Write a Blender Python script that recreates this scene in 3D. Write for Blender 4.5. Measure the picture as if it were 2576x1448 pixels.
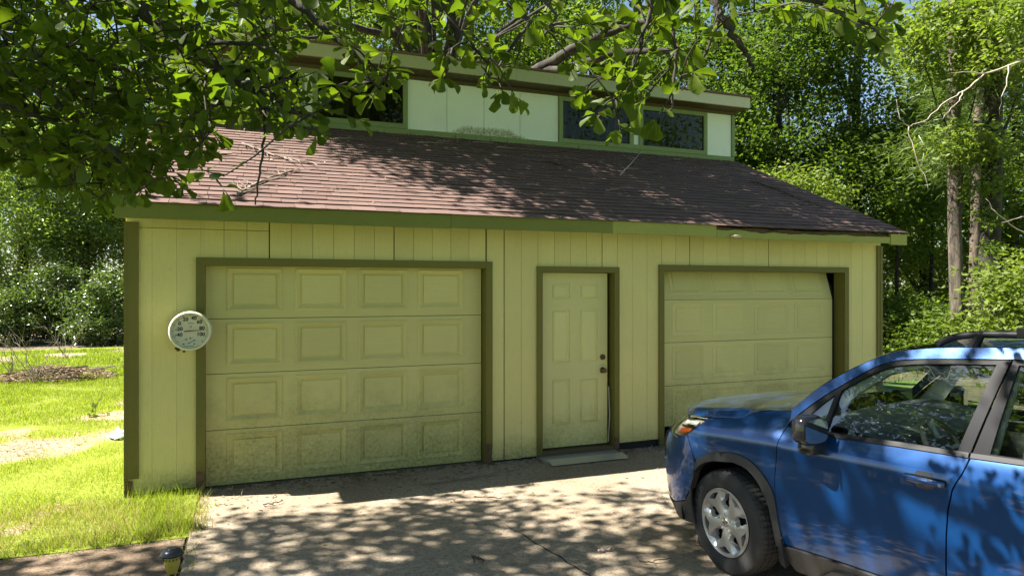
import bpy, bmesh, math, random
import numpy as np
from mathutils import Vector, Matrix, noise as mnoise
from mathutils.geometry import delaunay_2d_cdt

for _o in list(bpy.data.objects): bpy.data.objects.remove(_o)
SC = bpy.context.scene
COL = SC.collection
R = math.radians

# ---------------------------------------------------------------- camera, sky, sun, exposure
CAM = Vector((1.0199, -7.0423, 1.9124)); YAW = R(21.2025)
cd = bpy.data.cameras.new('camera'); co = bpy.data.objects.new('camera', cd); COL.objects.link(co)
co.location = CAM; co.rotation_euler = (R(90), 0, -YAW)
cd.sensor_width = 36; cd.lens = 36*1716.0/2576; cd.clip_start = .05; cd.clip_end = 2000
SC.camera = co
SUN_EL, SUN_BEHIND = R(54), R(14)
SUN = Vector((-math.cos(SUN_EL)*math.cos(SUN_BEHIND), math.cos(SUN_EL)*math.sin(SUN_BEHIND), math.sin(SUN_EL)))
wd = bpy.data.worlds.new('World'); SC.world = wd; wd.use_nodes = True
wn = wd.node_tree.nodes; wn.clear()
wo = wn.new('ShaderNodeOutputWorld'); wb = wn.new('ShaderNodeBackground'); ws = wn.new('ShaderNodeTexSky')
ws.sky_type = 'NISHITA'; ws.sun_disc = False; ws.sun_elevation = SUN_EL; ws.sun_rotation = math.atan2(SUN.x, SUN.y) % (2*math.pi)
ws.dust_density = .6; ws.ozone_density = 1.6
wb.inputs['Strength'].default_value = .05
wd.node_tree.links.new(ws.outputs[0], wb.inputs[0]); wd.node_tree.links.new(wb.outputs[0], wo.inputs[0])
sl = bpy.data.lights.new('sun', 'SUN'); so = bpy.data.objects.new('sun', sl); COL.objects.link(so)
sl.energy = 5.0; sl.angle = R(.53); sl.color = (1, .945, .86)
so.rotation_euler = SUN.to_track_quat('Z', 'Y').to_euler(); so.location = (-20, 5, 30)
vs = SC.view_settings; vs.view_transform = 'Standard'; vs.look = 'None'; vs.gamma = 1; vs.exposure = 2.0
SC.view_settings.use_curve_mapping = False
try:
    SC.cycles.max_bounces = 10; SC.cycles.transparent_max_bounces = 12; SC.cycles.diffuse_bounces = 5
except Exception: pass

RIGHT = Vector((math.cos(YAW), -math.sin(YAW), 0)); FWD = Vector((math.sin(YAW), math.cos(YAW), 0))
def at(px, py, Z):
    """point of the place seen at a pixel of the photograph (2576 wide) at depth Z"""
    return CAM + FWD*Z + RIGHT*((px-1288)/1716.0*Z) + Vector((0, 0, (724-py)/1716.0*Z))
def pix(p):
    d = Vector(p)-CAM; F = d.dot(FWD)
    if F < .05: return None
    return 1288+1716*d.dot(RIGHT)/F, 724-1716*d.z/F, F

# ---------------------------------------------------------------- object helpers
def tag(o, label=None, cat=None, group=None, kind=None):
    if label: o['label'] = label
    if cat: o['category'] = cat
    if group: o['group'] = group
    if kind: o['kind'] = kind
    return o
def empty(name, loc=(0, 0, 0), rot=(0, 0, 0)):
    o = bpy.data.objects.new(name, None); COL.objects.link(o); o.location = loc; o.rotation_euler = rot
    o.empty_display_size = .1
    return o
def link(name, me, m=None, parent=None):
    o = bpy.data.objects.new(name, me); COL.objects.link(o)
    if m is not None and not me.materials: me.materials.append(m)
    if parent: o.parent = parent
    return o
def smooth(me, s=True):
    me.polygons.foreach_set('use_smooth', [s]*len(me.polygons))
class MB:
    def __init__(s): s.v = []; s.f = []
    def add(s, vs, fs):
        n = len(s.v); s.v += [tuple(v) for v in vs]; s.f += [tuple(i+n for i in f) for f in fs]
    def box(s, x0, x1, y0, y1, z0, z1):
        s.add([(x0,y0,z0),(x1,y0,z0),(x1,y1,z0),(x0,y1,z0),(x0,y0,z1),(x1,y0,z1),(x1,y1,z1),(x0,y1,z1)],
              [(0,3,2,1),(4,5,6,7),(0,1,5,4),(1,2,6,5),(2,3,7,6),(3,0,4,7)])
    def tube(s, pts, rad, n=6, cap=True):
        pts = [Vector(p) for p in pts]; m = len(pts)
        if not hasattr(rad, '__len__'): rad = [rad]*m
        up = Vector((0, 0, 1)); vs = []; prev = None
        for i, p in enumerate(pts):
            d = (pts[min(i+1, m-1)]-pts[max(i-1, 0)])
            if d.length < 1e-9: d = Vector((0, 0, 1))
            d.normalize()
            if prev is None:
                a = d.cross(up if abs(d.z) < .95 else Vector((1, 0, 0))).normalized()
            else:
                a = (prev-d*prev.dot(d))
                a = a.normalized() if a.length > 1e-6 else d.orthogonal().normalized()
            prev = a; b = d.cross(a)
            for k in range(n):
                t = 2*math.pi*k/n; vs.append(p+(a*math.cos(t)+b*math.sin(t))*rad[i])
        fs = [(i*n+k, i*n+(k+1) % n, (i+1)*n+(k+1) % n, (i+1)*n+k) for i in range(m-1) for k in range(n)]
        if cap: fs += [tuple(range(n))[::-1], tuple((m-1)*n+k for k in range(n))]
        s.add(vs, fs)
    def lathe(s, prof, n=24, M=None):
        """prof: (radius, height) round local z"""
        vs = []; fs = []; m = len(prof)
        for r, h in prof:
            for k in range(n):
                t = 2*math.pi*k/n; v = Vector((r*math.cos(t), r*math.sin(t), h)); vs.append(M @ v if M else v)
        for i in range(m-1):
            for k in range(n): fs.append((i*n+k, i*n+(k+1) % n, (i+1)*n+(k+1) % n, (i+1)*n+k))
        s.add(vs, fs)
    def build(s, name, m=None, parent=None, sm=False):
        me = bpy.data.meshes.new(name); me.from_pydata([tuple(v) for v in s.v], [], s.f); me.update()
        if sm: smooth(me)
        return link(name, me, m, parent)
def boxobj(name, b, m, parent=None):
    k = MB(); k.box(*b); return k.build(name, m, parent)
def auto_smooth(o, ang=35):
    me = o.data; smooth(me)
    bm = bmesh.new(); bm.from_mesh(me); c = R(ang)
    for e in bm.edges:
        if len(e.link_faces) == 2 and e.calc_face_angle(0) > c: e.smooth = False
    bm.to_mesh(me); bm.free(); return o

# ---------------------------------------------------------------- materials
def nodes(name):
    m = bpy.data.materials.new(name); m.use_nodes = True; nt = m.node_tree
    return m, nt, nt.nodes['Principled BSDF']
def N(nt, t, **kw):
    n = nt.nodes.new(t)
    for k, v in kw.items(): setattr(n, k, v)
    return n
def L(nt, a, b): nt.links.new(a, b)
def coord(nt, scale=(1, 1, 1), out='Object'):
    tc = N(nt, 'ShaderNodeTexCoord'); mp = N(nt, 'ShaderNodeMapping'); mp.inputs['Scale'].default_value = scale
    L(nt, tc.outputs[out], mp.inputs['Vector']); return mp.outputs[0]
def noise(nt, vec, scale, detail=4, rough=.55):
    n = N(nt, 'ShaderNodeTexNoise'); n.inputs['Scale'].default_value = scale; n.inputs['Detail'].default_value = detail
    n.inputs['Roughness'].default_value = rough; L(nt, vec, n.inputs['Vector']); return n.outputs['Fac']
def ramp(nt, fac, a, b, ca=(0, 0, 0, 1), cb=(1, 1, 1, 1)):
    r = N(nt, 'ShaderNodeValToRGB'); e = r.color_ramp.elements
    e[0].position = a; e[0].color = ca; e[1].position = b; e[1].color = cb
    L(nt, fac, r.inputs[0]); return r.outputs[0]
def mix(nt, fac, a, b, mode='MIX'):
    x = N(nt, 'ShaderNodeMix'); x.data_type = 'RGBA'; x.blend_type = mode
    for sock, val in ((x.inputs[0], fac), (x.inputs[6], a), (x.inputs[7], b)):
        if hasattr(val, 'is_linked') or hasattr(val, 'links'): L(nt, val, sock)
        elif isinstance(val, (int, float)): sock.default_value = val
        else: sock.default_value = (*val[:3], 1)
    return x.outputs[2]
def math_(nt, op, a, b=0.):
    x = N(nt, 'ShaderNodeMath'); x.operation = op
    for sock, val in ((x.inputs[0], a), (x.inputs[1], b)):
        if isinstance(val, (int, float)): sock.default_value = val
        else: L(nt, val, sock)
    return x.outputs[0]
def bump(nt, bs, h, strength=.3, dist=.01):
    b = N(nt, 'ShaderNodeBump'); b.inputs['Strength'].default_value = strength; b.inputs['Distance'].default_value = dist
    L(nt, h, b.inputs['Height']); L(nt, b.outputs[0], bs.inputs['Normal'])
def sepz(nt):
    tc = N(nt, 'ShaderNodeTexCoord'); s = N(nt, 'ShaderNodeSeparateXYZ'); L(nt, tc.outputs['Object'], s.inputs[0]); return s.outputs
def plain(name, col, rough=.6, metal=0., var=.15, scale=6., bmp=0., bscale=60., spec=.5, coat=0.):
    m, nt, b = nodes(name); v = coord(nt)
    n = noise(nt, v, scale)
    c = mix(nt, n, [x*(1-var) for x in col], [min(1, x*(1+var)) for x in col])
    L(nt, c, b.inputs['Base Color']); b.inputs['Roughness'].default_value = rough; b.inputs['Metallic'].default_value = metal
    b.inputs['Specular IOR Level'].default_value = spec; b.inputs['Coat Weight'].default_value = coat
    if bmp: bump(nt, b, noise(nt, v, bscale, 3), bmp, .01)
    return m
def painted_wood(name, col, dirt=(.05, .07, .015), mild_z=None, grain=(60, 60, 3), amount=.35, bm_=.25, moss=False, streak=None):
    """old paint: vertical grain, blotches, mildew that creeps up from the ground"""
    m, nt, b = nodes(name); v = coord(nt); g = coord(nt, grain)
    n1 = noise(nt, v, 1.3, 5); n2 = noise(nt, g, 2.2, 4); n3 = noise(nt, v, 30, 6, .7)
    c = mix(nt, n1, [x*.88 for x in col], [x*1.08 for x in col])
    c = mix(nt, math_(nt, 'MULTIPLY', ramp(nt, n2, .35, .75), .22), c, [x*.72 for x in col])
    sp = math_(nt, 'MULTIPLY', ramp(nt, n3, .58, .72), amount)
    c = mix(nt, sp, c, [x*.55 for x in col])
    if mild_z:
        z = sepz(nt)[2]
        zz = math_(nt, 'ADD', z, math_(nt, 'MULTIPLY', math_(nt, 'SUBTRACT', noise(nt, v, 3.1, 5, .65), .5), -1.3*mild_z))
        f = ramp(nt, math_(nt, 'DIVIDE', zz, mild_z), .05, .95, (1, 1, 1, 1), (0, 0, 0, 1))
        f = math_(nt, 'MULTIPLY', f, math_(nt, 'ADD', math_(nt, 'MULTIPLY', ramp(nt, n3, .35, .65), .55), .3)); f = math_(nt, 'MULTIPLY', f, .85)
        c = mix(nt, f, c, dirt)
    oi = N(nt, 'ShaderNodeObjectInfo'); tone = math_(nt, 'ADD', .94, math_(nt, 'MULTIPLY', oi.outputs['Random'], .10))
    cmb = N(nt, 'ShaderNodeCombineColor'); [L(nt, tone, cmb.inputs[i]) for i in range(3)]; c = mix(nt, 1.0, c, cmb.outputs[0], 'MULTIPLY')
    if streak:    # yellow-brown streaks, stronger towards the top of the boards
        z = sepz(nt)[2]; sn = noise(nt, coord(nt, (9, 9, .5)), 1.0, 5, .6)
        f = ramp(nt, math_(nt, 'ADD', z, math_(nt, 'MULTIPLY', math_(nt, 'SUBTRACT', sn, .5), 1.6)), 1.9, 2.75)
        c = mix(nt, math_(nt, 'MULTIPLY', f, .55), c, streak)
    if moss:      # moss grown up from the flashing under the middle of the upper wall
        q = sepz(nt); fx = math_(nt, 'SUBTRACT', 1., math_(nt, 'MULTIPLY', math_(nt, 'ABSOLUTE', math_(nt, 'SUBTRACT', q[0], 4.55)), 1.7))
        fx = math_(nt, 'MINIMUM', fx, .42); h = math_(nt, 'ADD', math_(nt, 'MULTIPLY', fx, .22), math_(nt, 'MULTIPLY', math_(nt, 'SUBTRACT', noise(nt, coord(nt, (40, 1, 4)), 1.0, 3), .5), .12))
        f = ramp(nt, math_(nt, 'SUBTRACT', math_(nt, 'SUBTRACT', q[2], 4.30), h), -.13, .05, (1, 1, 1, 1), (0, 0, 0, 1)); f = math_(nt, 'MULTIPLY', f, ramp(nt, noise(nt, v, 30, 4, .7), .3, .6))
        c = mix(nt, math_(nt, 'MULTIPLY', f, .9), c, (.17, .15, .02))
    L(nt, c, b.inputs['Base Color']); b.inputs['Roughness'].default_value = .62; b.inputs['Specular IOR Level'].default_value = .3
    bump(nt, b, math_(nt, 'ADD', n2, n3), bm_, .004)
    return m
def leaf_mat(name, col, col2, trans=.35, rough=.45, spec=.5):
    m = bpy.data.materials.new(name); m.use_nodes = True; nt = m.node_tree; nt.nodes.clear()
    out = N(nt, 'ShaderNodeOutputMaterial'); p = N(nt, 'ShaderNodeBsdfPrincipled'); t = N(nt, 'ShaderNodeBsdfTranslucent'); mx = N(nt, 'ShaderNodeMixShader')
    ge = N(nt, 'ShaderNodeNewGeometry'); v = coord(nt)
    oi = N(nt, 'ShaderNodeObjectInfo'); rn = math_(nt, 'FRACT', math_(nt, 'ADD', ge.outputs['Random Per Island'], oi.outputs['Random']))
    f = math_(nt, 'ADD', math_(nt, 'MULTIPLY', rn, .65), math_(nt, 'MULTIPLY', noise(nt, v, 1.1, 2), .45))
    c = mix(nt, f, col, col2)
    L(nt, c, p.inputs['Base Color']); p.inputs['Roughness'].default_value = rough; p.inputs['Specular IOR Level'].default_value = spec
    tc = mix(nt, 1.0, c, (1.55, 1.75, .55), 'MULTIPLY'); L(nt, tc, t.inputs['Color'])
    mx.inputs[0].default_value = trans; L(nt, p.outputs[0], mx.inputs[1]); L(nt, t.outputs[0], mx.inputs[2]); L(nt, mx.outputs[0], out.inputs[0])
    return m
def bark(name, col, sc=9, strength=.8):
    m, nt, b = nodes(name); v = coord(nt, (1, 1, .25)); n = noise(nt, v, sc, 6, .65); n2 = noise(nt, coord(nt), 2.2, 3)
    c = mix(nt, ramp(nt, n, .40, .62), [x*.22 for x in col], col); c = mix(nt, math_(nt, 'MULTIPLY', ramp(nt, n2, .5, .75), .5), c, (.12, .13, .08))
    L(nt, c, b.inputs['Base Color']); b.inputs['Roughness'].default_value = .9; bump(nt, b, n, strength, .03); return m
def glass(name, tint=(.9, .95, .92), dark=0., mult=1.5):
    """thin pane: mirror-like film over see-through"""
    m = bpy.data.materials.new(name); m.use_nodes = True; nt = m.node_tree; nt.nodes.clear()
    out = N(nt, 'ShaderNodeOutputMaterial'); g = N(nt, 'ShaderNodeBsdfGlossy'); t = N(nt, 'ShaderNodeBsdfTransparent'); mx = N(nt, 'ShaderNodeMixShader'); fr = N(nt, 'ShaderNodeFresnel')
    fr.inputs[0].default_value = 1.55; g.inputs['Roughness'].default_value = .015; t.inputs[0].default_value = (*tint, 1)
    L(nt, math_(nt, 'ADD', math_(nt, 'MULTIPLY', fr.outputs[0], mult), dark), mx.inputs[0]); L(nt, t.outputs[0], mx.inputs[1]); L(nt, g.outputs[0], mx.inputs[2]); L(nt, mx.outputs[0], out.inputs[0])
    return m

WALL_C = (.75, .67, .26); TRIM_C = (.175, .158, .032)
M_wall = painted_wood('old_cream_siding_paint', WALL_C, mild_z=.30, streak=(.42, .34, .08))
M_door = painted_wood('garage_door_paint', (.69, .625, .245), dirt=(.075, .105, .018), mild_z=.95, grain=(3, 60, 60), amount=.25, bm_=.12, streak=(.42, .36, .09))
M_trim = painted_wood('olive_trim_paint', TRIM_C, dirt=(.03, .025, .012), mild_z=.35, amount=.5)
M_upper = painted_wood('pale_upper_paint', (.78, .82, .70), mild_z=None, amount=.12, bm_=.1, moss=True)
M_uptrim = painted_wood('moss_green_trim_paint', (.215, .27, .105), amount=.5)
M_brown = painted_wood('brown_soffit_wood', (.10, .075, .035), amount=.4)
M_fascia = painted_wood('weathered_fascia_paint', (.20, .215, .04), dirt=(.03, .03, .012), amount=.6, grain=(3, 60, 60))
M_fascia_lit = painted_wood('lit_fascia_paint', (.34, .345, .075), dirt=(.03, .03, .012), amount=.7, grain=(3, 60, 60))  # lighter fascia copy, the brighter light at the right put into its colour
M_pale_fascia = painted_wood('pale_fascia', (.55, .52, .36), amount=.9, grain=(3, 60, 60))  # paler yellowish-white board with dark specks
M_upfascia = painted_wood('mossy_fascia_paint', (.42, .43, .26), amount=.7, grain=(3, 60, 60))
M_rot = plain('rotten_wood', (.11, .068, .03), .9, var=.7, scale=22, bmp=.6)
M_dark = plain('dark_interior', (.012, .011, .01), .9)
M_doorslab = painted_wood('entry_door_paint', (.74, .69, .29), dirt=(.12, .16, .03), mild_z=.55, amount=.12, bm_=.08)
M_alu = plain('aluminium_sill', (.45, .45, .42), .4, metal=.6)
M_brass = plain('tarnished_brass', (.16, .10, .05), .3, metal=.9)
def shingle_mat():
    m, nt, b = nodes('brown_asphalt_shingle'); v = coord(nt, out='Object'); oi = N(nt, 'ShaderNodeObjectInfo'); ge = N(nt, 'ShaderNodeNewGeometry')
    gp = N(nt, 'ShaderNodeMapping'); L(nt, ge.outputs['Position'], gp.inputs[0])
    n = noise(nt, gp.outputs[0], 1.2, 4); n2 = noise(nt, gp.outputs[0], 160, 2)
    rnd = math_(nt, 'FRACT', math_(nt, 'ADD', oi.outputs['Random'], math_(nt, 'MULTIPLY', ge.outputs['Random Per Island'], 1.0)))
    c = mix(nt, rnd, (.108, .066, .055), (.165, .106, .089)); c = mix(nt, math_(nt, 'MULTIPLY', ramp(nt, n, .4, .75), .55), c, (.11, .075, .06))
    c = mix(nt, math_(nt, 'MULTIPLY', n2, .5), c, (.20, .14, .125)); L(nt, c, b.inputs['Base Color']); b.inputs['Roughness'].default_value = .95
    b.inputs['Specular IOR Level'].default_value = .15; bump(nt, b, n2, .5, .003); return m
M_shingle = shingle_mat()
def concrete_mat(name, base, dark, warm):
    m, nt, b = nodes(name); v = coord(nt)
    n1 = noise(nt, v, .7, 6, .6); n2 = noise(nt, v, 9, 6, .7); n3 = math_(nt, 'ADD', math_(nt, 'MULTIPLY', noise(nt, v, 62, 4, .8), .5), math_(nt, 'MULTIPLY', noise(nt, v, 23, 4, .8), .5))
    c = mix(nt, ramp(nt, n1, .35, .7), base, dark); c = mix(nt, math_(nt, 'MULTIPLY', ramp(nt, n2, .45, .7), .5), c, warm)
    c = mix(nt, math_(nt, 'MULTIPLY', ramp(nt, n3, .46, .57), .8), c, [x*.36 for x in base])
    # damp dirt at the wall foot, widened with the eave's shadow painted into it
    y = sepz(nt)[1]; yy = math_(nt, 'ADD', y, math_(nt, 'MULTIPLY', math_(nt, 'SUBTRACT', n2, .5), .9))
    d = math_(nt, 'MULTIPLY', ramp(nt, yy, -1.0, -.4), .72); c = mix(nt, d, c, (.07, .058, .022))
    L(nt, c, b.inputs['Base Color']); b.inputs['Roughness'].default_value = .93; b.inputs['Specular IOR Level'].default_value = .2
    bump(nt, b, math_(nt, 'ADD', n3, n2), .55, .006); return m
M_conc = concrete_mat('worn_concrete', (.385, .32, .24), (.25, .195, .125), (.28, .22, .14))
M_walk = concrete_mat('stained_concrete', (.21, .155, .105), (.15, .11, .07), (.24, .15, .085))

# ================================================================ GROUND
random.seed(7); rng = np.random.default_rng(7)
def grid_sheet(name, x0, x1, y0, y1, nx, ny, zf, m, kind='structure', mask=None):
    xs = np.linspace(x0, x1, nx+1); ys = np.linspace(y0, y1, ny+1)
    vs = [(x, y, zf(x, y)) for y in ys for x in xs]
    fs = [(j*(nx+1)+i, j*(nx+1)+i+1, (j+1)*(nx+1)+i+1, (j+1)*(nx+1)+i) for j in range(ny) for i in range(nx)]
    me = bpy.data.meshes.new(name); me.from_pydata(vs, [], fs)
    if mask:
        a = me.attributes.new('soil', 'FLOAT', 'POINT'); a.data.foreach_set('value', [mask(v[0], v[1]) for v in vs])
    smooth(me); o = link(name, me, m); tag(o, kind=kind); return o
def _g(px, py): d = at(px, py, 1)-CAM; q = CAM+d*(-CAM.z/d.z); return q.x, q.y
BLOBS = [(*_g(px, py), r) for px, py, r in ((225, 1125, .42), (170, 1150, .4), (250, 1100, .45), (270, 1045, .5), (290, 1215, .30), (215, 1270, .30), (130, 1285, .22), (60, 1325, .25), (20, 1345, .2), (150, 975, 1.1), (300, 1160, .3), (70, 1060, .35), (330, 1270, .22), (420, 1305, .13))]
def bare(x, y):
    """share of bare, littered soil in the lawn (0..1)"""
    n = mnoise.fractal(Vector((x*.55+3.1, y*.38+1.7, .3)), 1.0, 2.0, 4)
    b = .5+n*1.1
    near = math.exp(-((x+.9)/1.0)**2)*(1 if y < 9 else .3)            # worn strip beside the wall
    v = (b-.70)*2.2+near*.50-(.25 if y > 7 else 0)
    if y < -.35: v -= .55*min(1, (-.35-y)/.5)
    for bx, by, br in BLOBS: v += .66*math.exp(-(((x-bx)/br)**2+((y-by)/(br*.8))**2)*max(.3, 1+1.2*n))
    return max(0., min(1., v))
def soil_mat(name):
    m, nt, b = nodes(name); v = coord(nt); a = N(nt, 'ShaderNodeAttribute'); a.attribute_name = 'soil'
    n = noise(nt, v, 22, 5, .7); n2 = noise(nt, v, 90, 3, .7); n3 = noise(nt, v, 3, 4)
    g = mix(nt, n, (.12, .16, .02), (.24, .27, .045)); s = mix(nt, n2, (.17, .12, .085), (.46, .38, .31)); s = mix(nt, math_(nt, 'MULTIPLY', n3, .5), s, (.30, .21, .13))
    f = ramp(nt, math_(nt, 'ADD', a.outputs['Fac'], math_(nt, 'MULTIPLY', math_(nt, 'SUBTRACT', n, .5), .8)), .3, .55)
    L(nt, mix(nt, f, g, s), b.inputs['Base Color']); b.inputs['Roughness'].default_value = .95; b.inputs['Specular IOR Level'].default_value = .1
    bump(nt, b, n2, .7, .02); return m
M_soil = soil_mat('lawn_soil')
M_earth = plain('forest_floor', (.13, .10, .06), .95, var=.5, scale=1.2, bmp=.5, bscale=14)
def turf_mat():
    m, nt, b = nodes('far_turf'); v = coord(nt); n = noise(nt, v, .35, 5); n2 = noise(nt, v, 14, 4)
    L(nt, mix(nt, math_(nt, 'MULTIPLY', n2, n), (.08, .15, .02), (.20, .25, .06)), b.inputs['Base Color']); b.inputs['Roughness'].default_value = .95; bump(nt, b, n2, .6, .05); return m
gm = MB(); gm.add([(-400, -400, -.03), (400, -400, -.03), (400, 400, -.03), (-400, 400, -.03)], [(0, 1, 2, 3)])
tag(gm.build('ground', turf_mat()), kind='structure')
grid_sheet('lawn', -13, .60, -1.25, 18, 170, 200, lambda x, y: .012+.03*mnoise.noise(Vector((x*.8, y*.8, 0)))*(1 if abs(x+.1) > .4 else .3)+(0 if y > -.9 else -.012), M_soil, mask=bare)
grid_sheet('forest_floor', -30, 60, 16.5, 60, 30, 20, lambda x, y: -.02+.05*mnoise.noise(Vector((x, y, 0))), M_earth)
grid_sheet('forest_floor', 12.5, 60, -4, 16.45, 20, 20, lambda x, y: -.022+.05*mnoise.noise(Vector((x, y, 5))), M_earth)
# driveway and walkway slabs
k = MB(); k.box(.60, 12.2, -9.4, -.02, -.12, 0.0); drive = tag(k.build('driveway', M_conc), kind='structure')
k = MB(); k.box(-6.5, .575, -4.6, -1.17, -.12, -.004); walk = tag(k.build('walkway', M_walk), kind='structure')
M_joint = plain('joint_soil', (.035, .028, .016), .95)
k = MB(); k.box(.574, .601, -9, -1.1, -.10, -.02); k.build('joint', M_joint, drive)
# crack wandering across the driveway
k = MB(); p0 = Vector((2.62, -1.60, .0)); pts = []
for i in range(40):
    u = i/39; p = Vector((2.95+.42*u+.05*mnoise.noise(Vector((u*6, 0, 1)))+.02*mnoise.noise(Vector((u*25, 4, 1))), -1.75-2.6*u, .003)); pts.append(p)
vs = []
for i, p in enumerate(pts):
    w = .006+.016*abs(mnoise.noise(Vector((i*.5, 2, 2)))); w *= min(1, i/6); vs += [p-Vector((w, 0, 0)), p+Vector((w, 0, 0))]
k.add(vs, [(2*i, 2*i+1, 2*i+3, 2*i+2) for i in range(39)]); k.build('crack', M_joint, drive)

# ================================================================ GARAGE
EAVE_Y, EAVE_Z, UP_Y, UP_Z = -.38, 2.655, 3.12, 4.225
SL = math.atan2(UP_Z-EAVE_Z, UP_Y-EAVE_Y); WX1 = 9.29
OP1 = (.645, 3.44, 2.125); OPD = (4.112, 5.03, 2.09); OP2 = (5.716, 8.60, 2.12)
G = tag(empty('garage', (0, 0, 0)), 'weathered cream two-bay garage with brown shingle roof and a raised row of upper windows', 'garage')
# dark carcass behind the boards (walls, floor, back) with the door openings left free
k = MB()
for x0, x1, z0 in ((0, OP1[0], 0), (OP1[0], OP1[1], OP1[2]), (OP1[1], OPD[0], 0), (OPD[0], OPD[1], OPD[2]), (OPD[1], OP2[0], 0), (OP2[0], OP2[1], OP2[2]), (OP2[1], WX1, 0)):
    k.box(x0, x1, .012, .11, z0, 2.60)
k.box(0.0, .1, .11, 6.6, 0, 2.58); k.box(WX1-.1, WX1, .11, 6.6, 0, 2.58); k.box(0, WX1, 6.6, 6.7, 0, 3.6)
k.build('wall_core', M_dark, G)
k = MB(); k.box(0, WX1, .0, 6.6, -.1, .004); k.build('garage_floor', M_conc, G)
# gable sides (rise to the roof)
k = MB()
for x0, x1 in ((-.012, -.002), (WX1+.002, WX1+.012)):
    pr = [(0.02, 0), (6.7, 0), (6.7, 3.7), (3.15, 5.10), (3.15, 4.12), (.02, 2.60)]
    n = len(pr); k.add([(x0, y, z) for y, z in pr]+[(x1, y, z) for y, z in pr], [tuple(range(n)), tuple(range(2*n-1, n-1, -1))]+[(i, n+i, n+(i+1) % n, (i+1) % n) for i in range(n)])
k.build('gable_wall', M_wall, G)
# siding boards, cut by the openings; three sheet joints gape a little wider
joints = [1.3, 2.52, 3.73, 4.95, 6.18, 7.4]
edges = [i*.2032 for i in range(0, 46)]+[WX1]
cuts = sorted([(e, True) for e in edges]+[(OP1[0], False), (OP1[1], False), (OPD[0], False), (OPD[1], False), (OP2[0], False), (OP2[1], False)])
for (a, ga), (b_, gb) in zip(cuts, cuts[1:]):
    if b_-a < .02: continue
    def gap(e, g):
        if not g: return 0
        if e < .62: return .0006
        return .0055 if min(abs(e-j) for j in joints) < .1 else .0018
    xa, xb = a+gap(a, ga), b_-gap(b_, gb); mid = (a+b_)/2; z0 = .035+.012*math.sin(mid*3)
    for o in (OP1, OPD, OP2):
        if o[0] < mid < o[1]: z0 = o[2]+.004
    y = -.004+random.uniform(-.0012, .0012)
    if mid > 5.1 and mid < 5.6 and z0 < 1: z0 = .12+.03*math.sin(mid*30)
    spans = [(z0, 2.60)]
    if mid < 1.3: spans = [(z0, 2.462), (2.467, 2.60)]
    for za, zb in spans:
        boxobj('siding_board', (xa, xb, y, .011, za, zb), M_wall, G)
# fascia (three lengths, the right one rotted along its top), soffit, sub-fascia
boxobj('fascia_board', (-.042, 2.94, EAVE_Y, EAVE_Y+.03, 2.515, 2.652), M_fascia, G)
boxobj('fascia_board', (2.944, 4.80, EAVE_Y+.001, EAVE_Y+.03, 2.522, 2.655), M_fascia, G); boxobj('fascia_board', (4.803, 6.203, EAVE_Y+.0, EAVE_Y+.03, 2.52, 2.654), M_fascia_lit, G)
def ragged(x0, x1, z0, ztop, amp, y0, y1, name, m, seed):
    n = int((x1-x0)/.03); vs = []
    for i in range(n+1):
        x = x0+(x1-x0)*i/n; z = ztop+amp*mnoise.fractal(Vector((x*2.3, seed, 0)), 1, 2, 4)
        vs += [(x, y0, z0), (x, y0, z), (x, y1, z0), (x, y1, z-.01)]
    fs = []
    for i in range(n):
        a = 4*i; b = a+4; fs += [(a, b, b+1, a+1), (a+2, a+3, b+3, b+2), (a+1, b+1, b+3, a+3), (a, a+2, b+2, b)]
    fs += [(0, 1, 3, 2), (4*n, 4*n+2, 4*n+3, 4*n+1)]
    k = MB(); k.add(vs, fs); return k.build(name, m, G)
tag(ragged(6.21, 9.02, 2.508, 2.592, .035, EAVE_Y+.004, EAVE_Y+.03, 'fascia_board', M_fascia_lit, 3.3), 'rotten fascia board with a ragged top edge')
boxobj('fascia_board', (9.028, 9.326, EAVE_Y-.002, EAVE_Y+.03, 2.49, 2.632), M_fascia_lit, G)
ragged(6.2, 9.0, 2.53, 2.632, .02, EAVE_Y+.034, EAVE_Y+.06, 'sub_fascia', M_rot, 8.1)
boxobj('soffit', (-.03, 9.31, EAVE_Y+.062, .011, 2.602, 2.612), M_brown, G)
# corner boards
boxobj('corner_board', (-.022, .012, -.028, .07, .16, 2.514), M_trim, G)
boxobj('corner_board', (.0125, .095, -.030, -.006, .18, 2.512), M_trim, G)
tag(boxobj('corner_board', (-.02, .045, -.024, .06, 0.0, .157), M_rot, G), 'rotted foot of the corner board')
boxobj('corner_board', (9.205, 9.25, -.026, -.006, .02, 2.50), M_trim, G)
boxobj('corner_board', (9.253, 9.30, -.030, .05, .02, 2.495), M_trim, G)
# mitred door casings
def casing(x0, x1, zt, w, y0, y1, d0=0., d1=0., right=None):
    wr = right or w
    def prism(name, poly, m=M_trim):
        n = len(poly); k = MB(); k.add([(x, y0, z) for x, z in poly]+[(x, y1, z) for x, z in poly], [tuple(range(n)), tuple(range(2*n-1, n-1, -1))]+[(i, n+i, n+(i+1) % n, (i+1) % n) for i in range(n)]); return k.build(name, m, G)
    prism('door_casing', [(x0-w, d0), (x0-.001, d0), (x0-.001, zt), (x0-w, zt+w)])
    prism('door_casing', [(x1+.001, d1), (x1+wr, d1), (x1+wr, zt+w), (x1+.001, zt)])
    prism('door_casing', [(x0-w, zt+w+.0005), (x0, zt+.001), (x1, zt+.001), (x1+wr, zt+w+.0005)])
casing(.645, 3.44, 2.125, .074, -.030, -.006, .20, .22)
casing(4.112, 5.03, 2.09, .066, -.030, -.006, .03, .16)
casing(5.716, 8.60, 2.12, .072, -.030, -.006, .02, .02)
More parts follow.
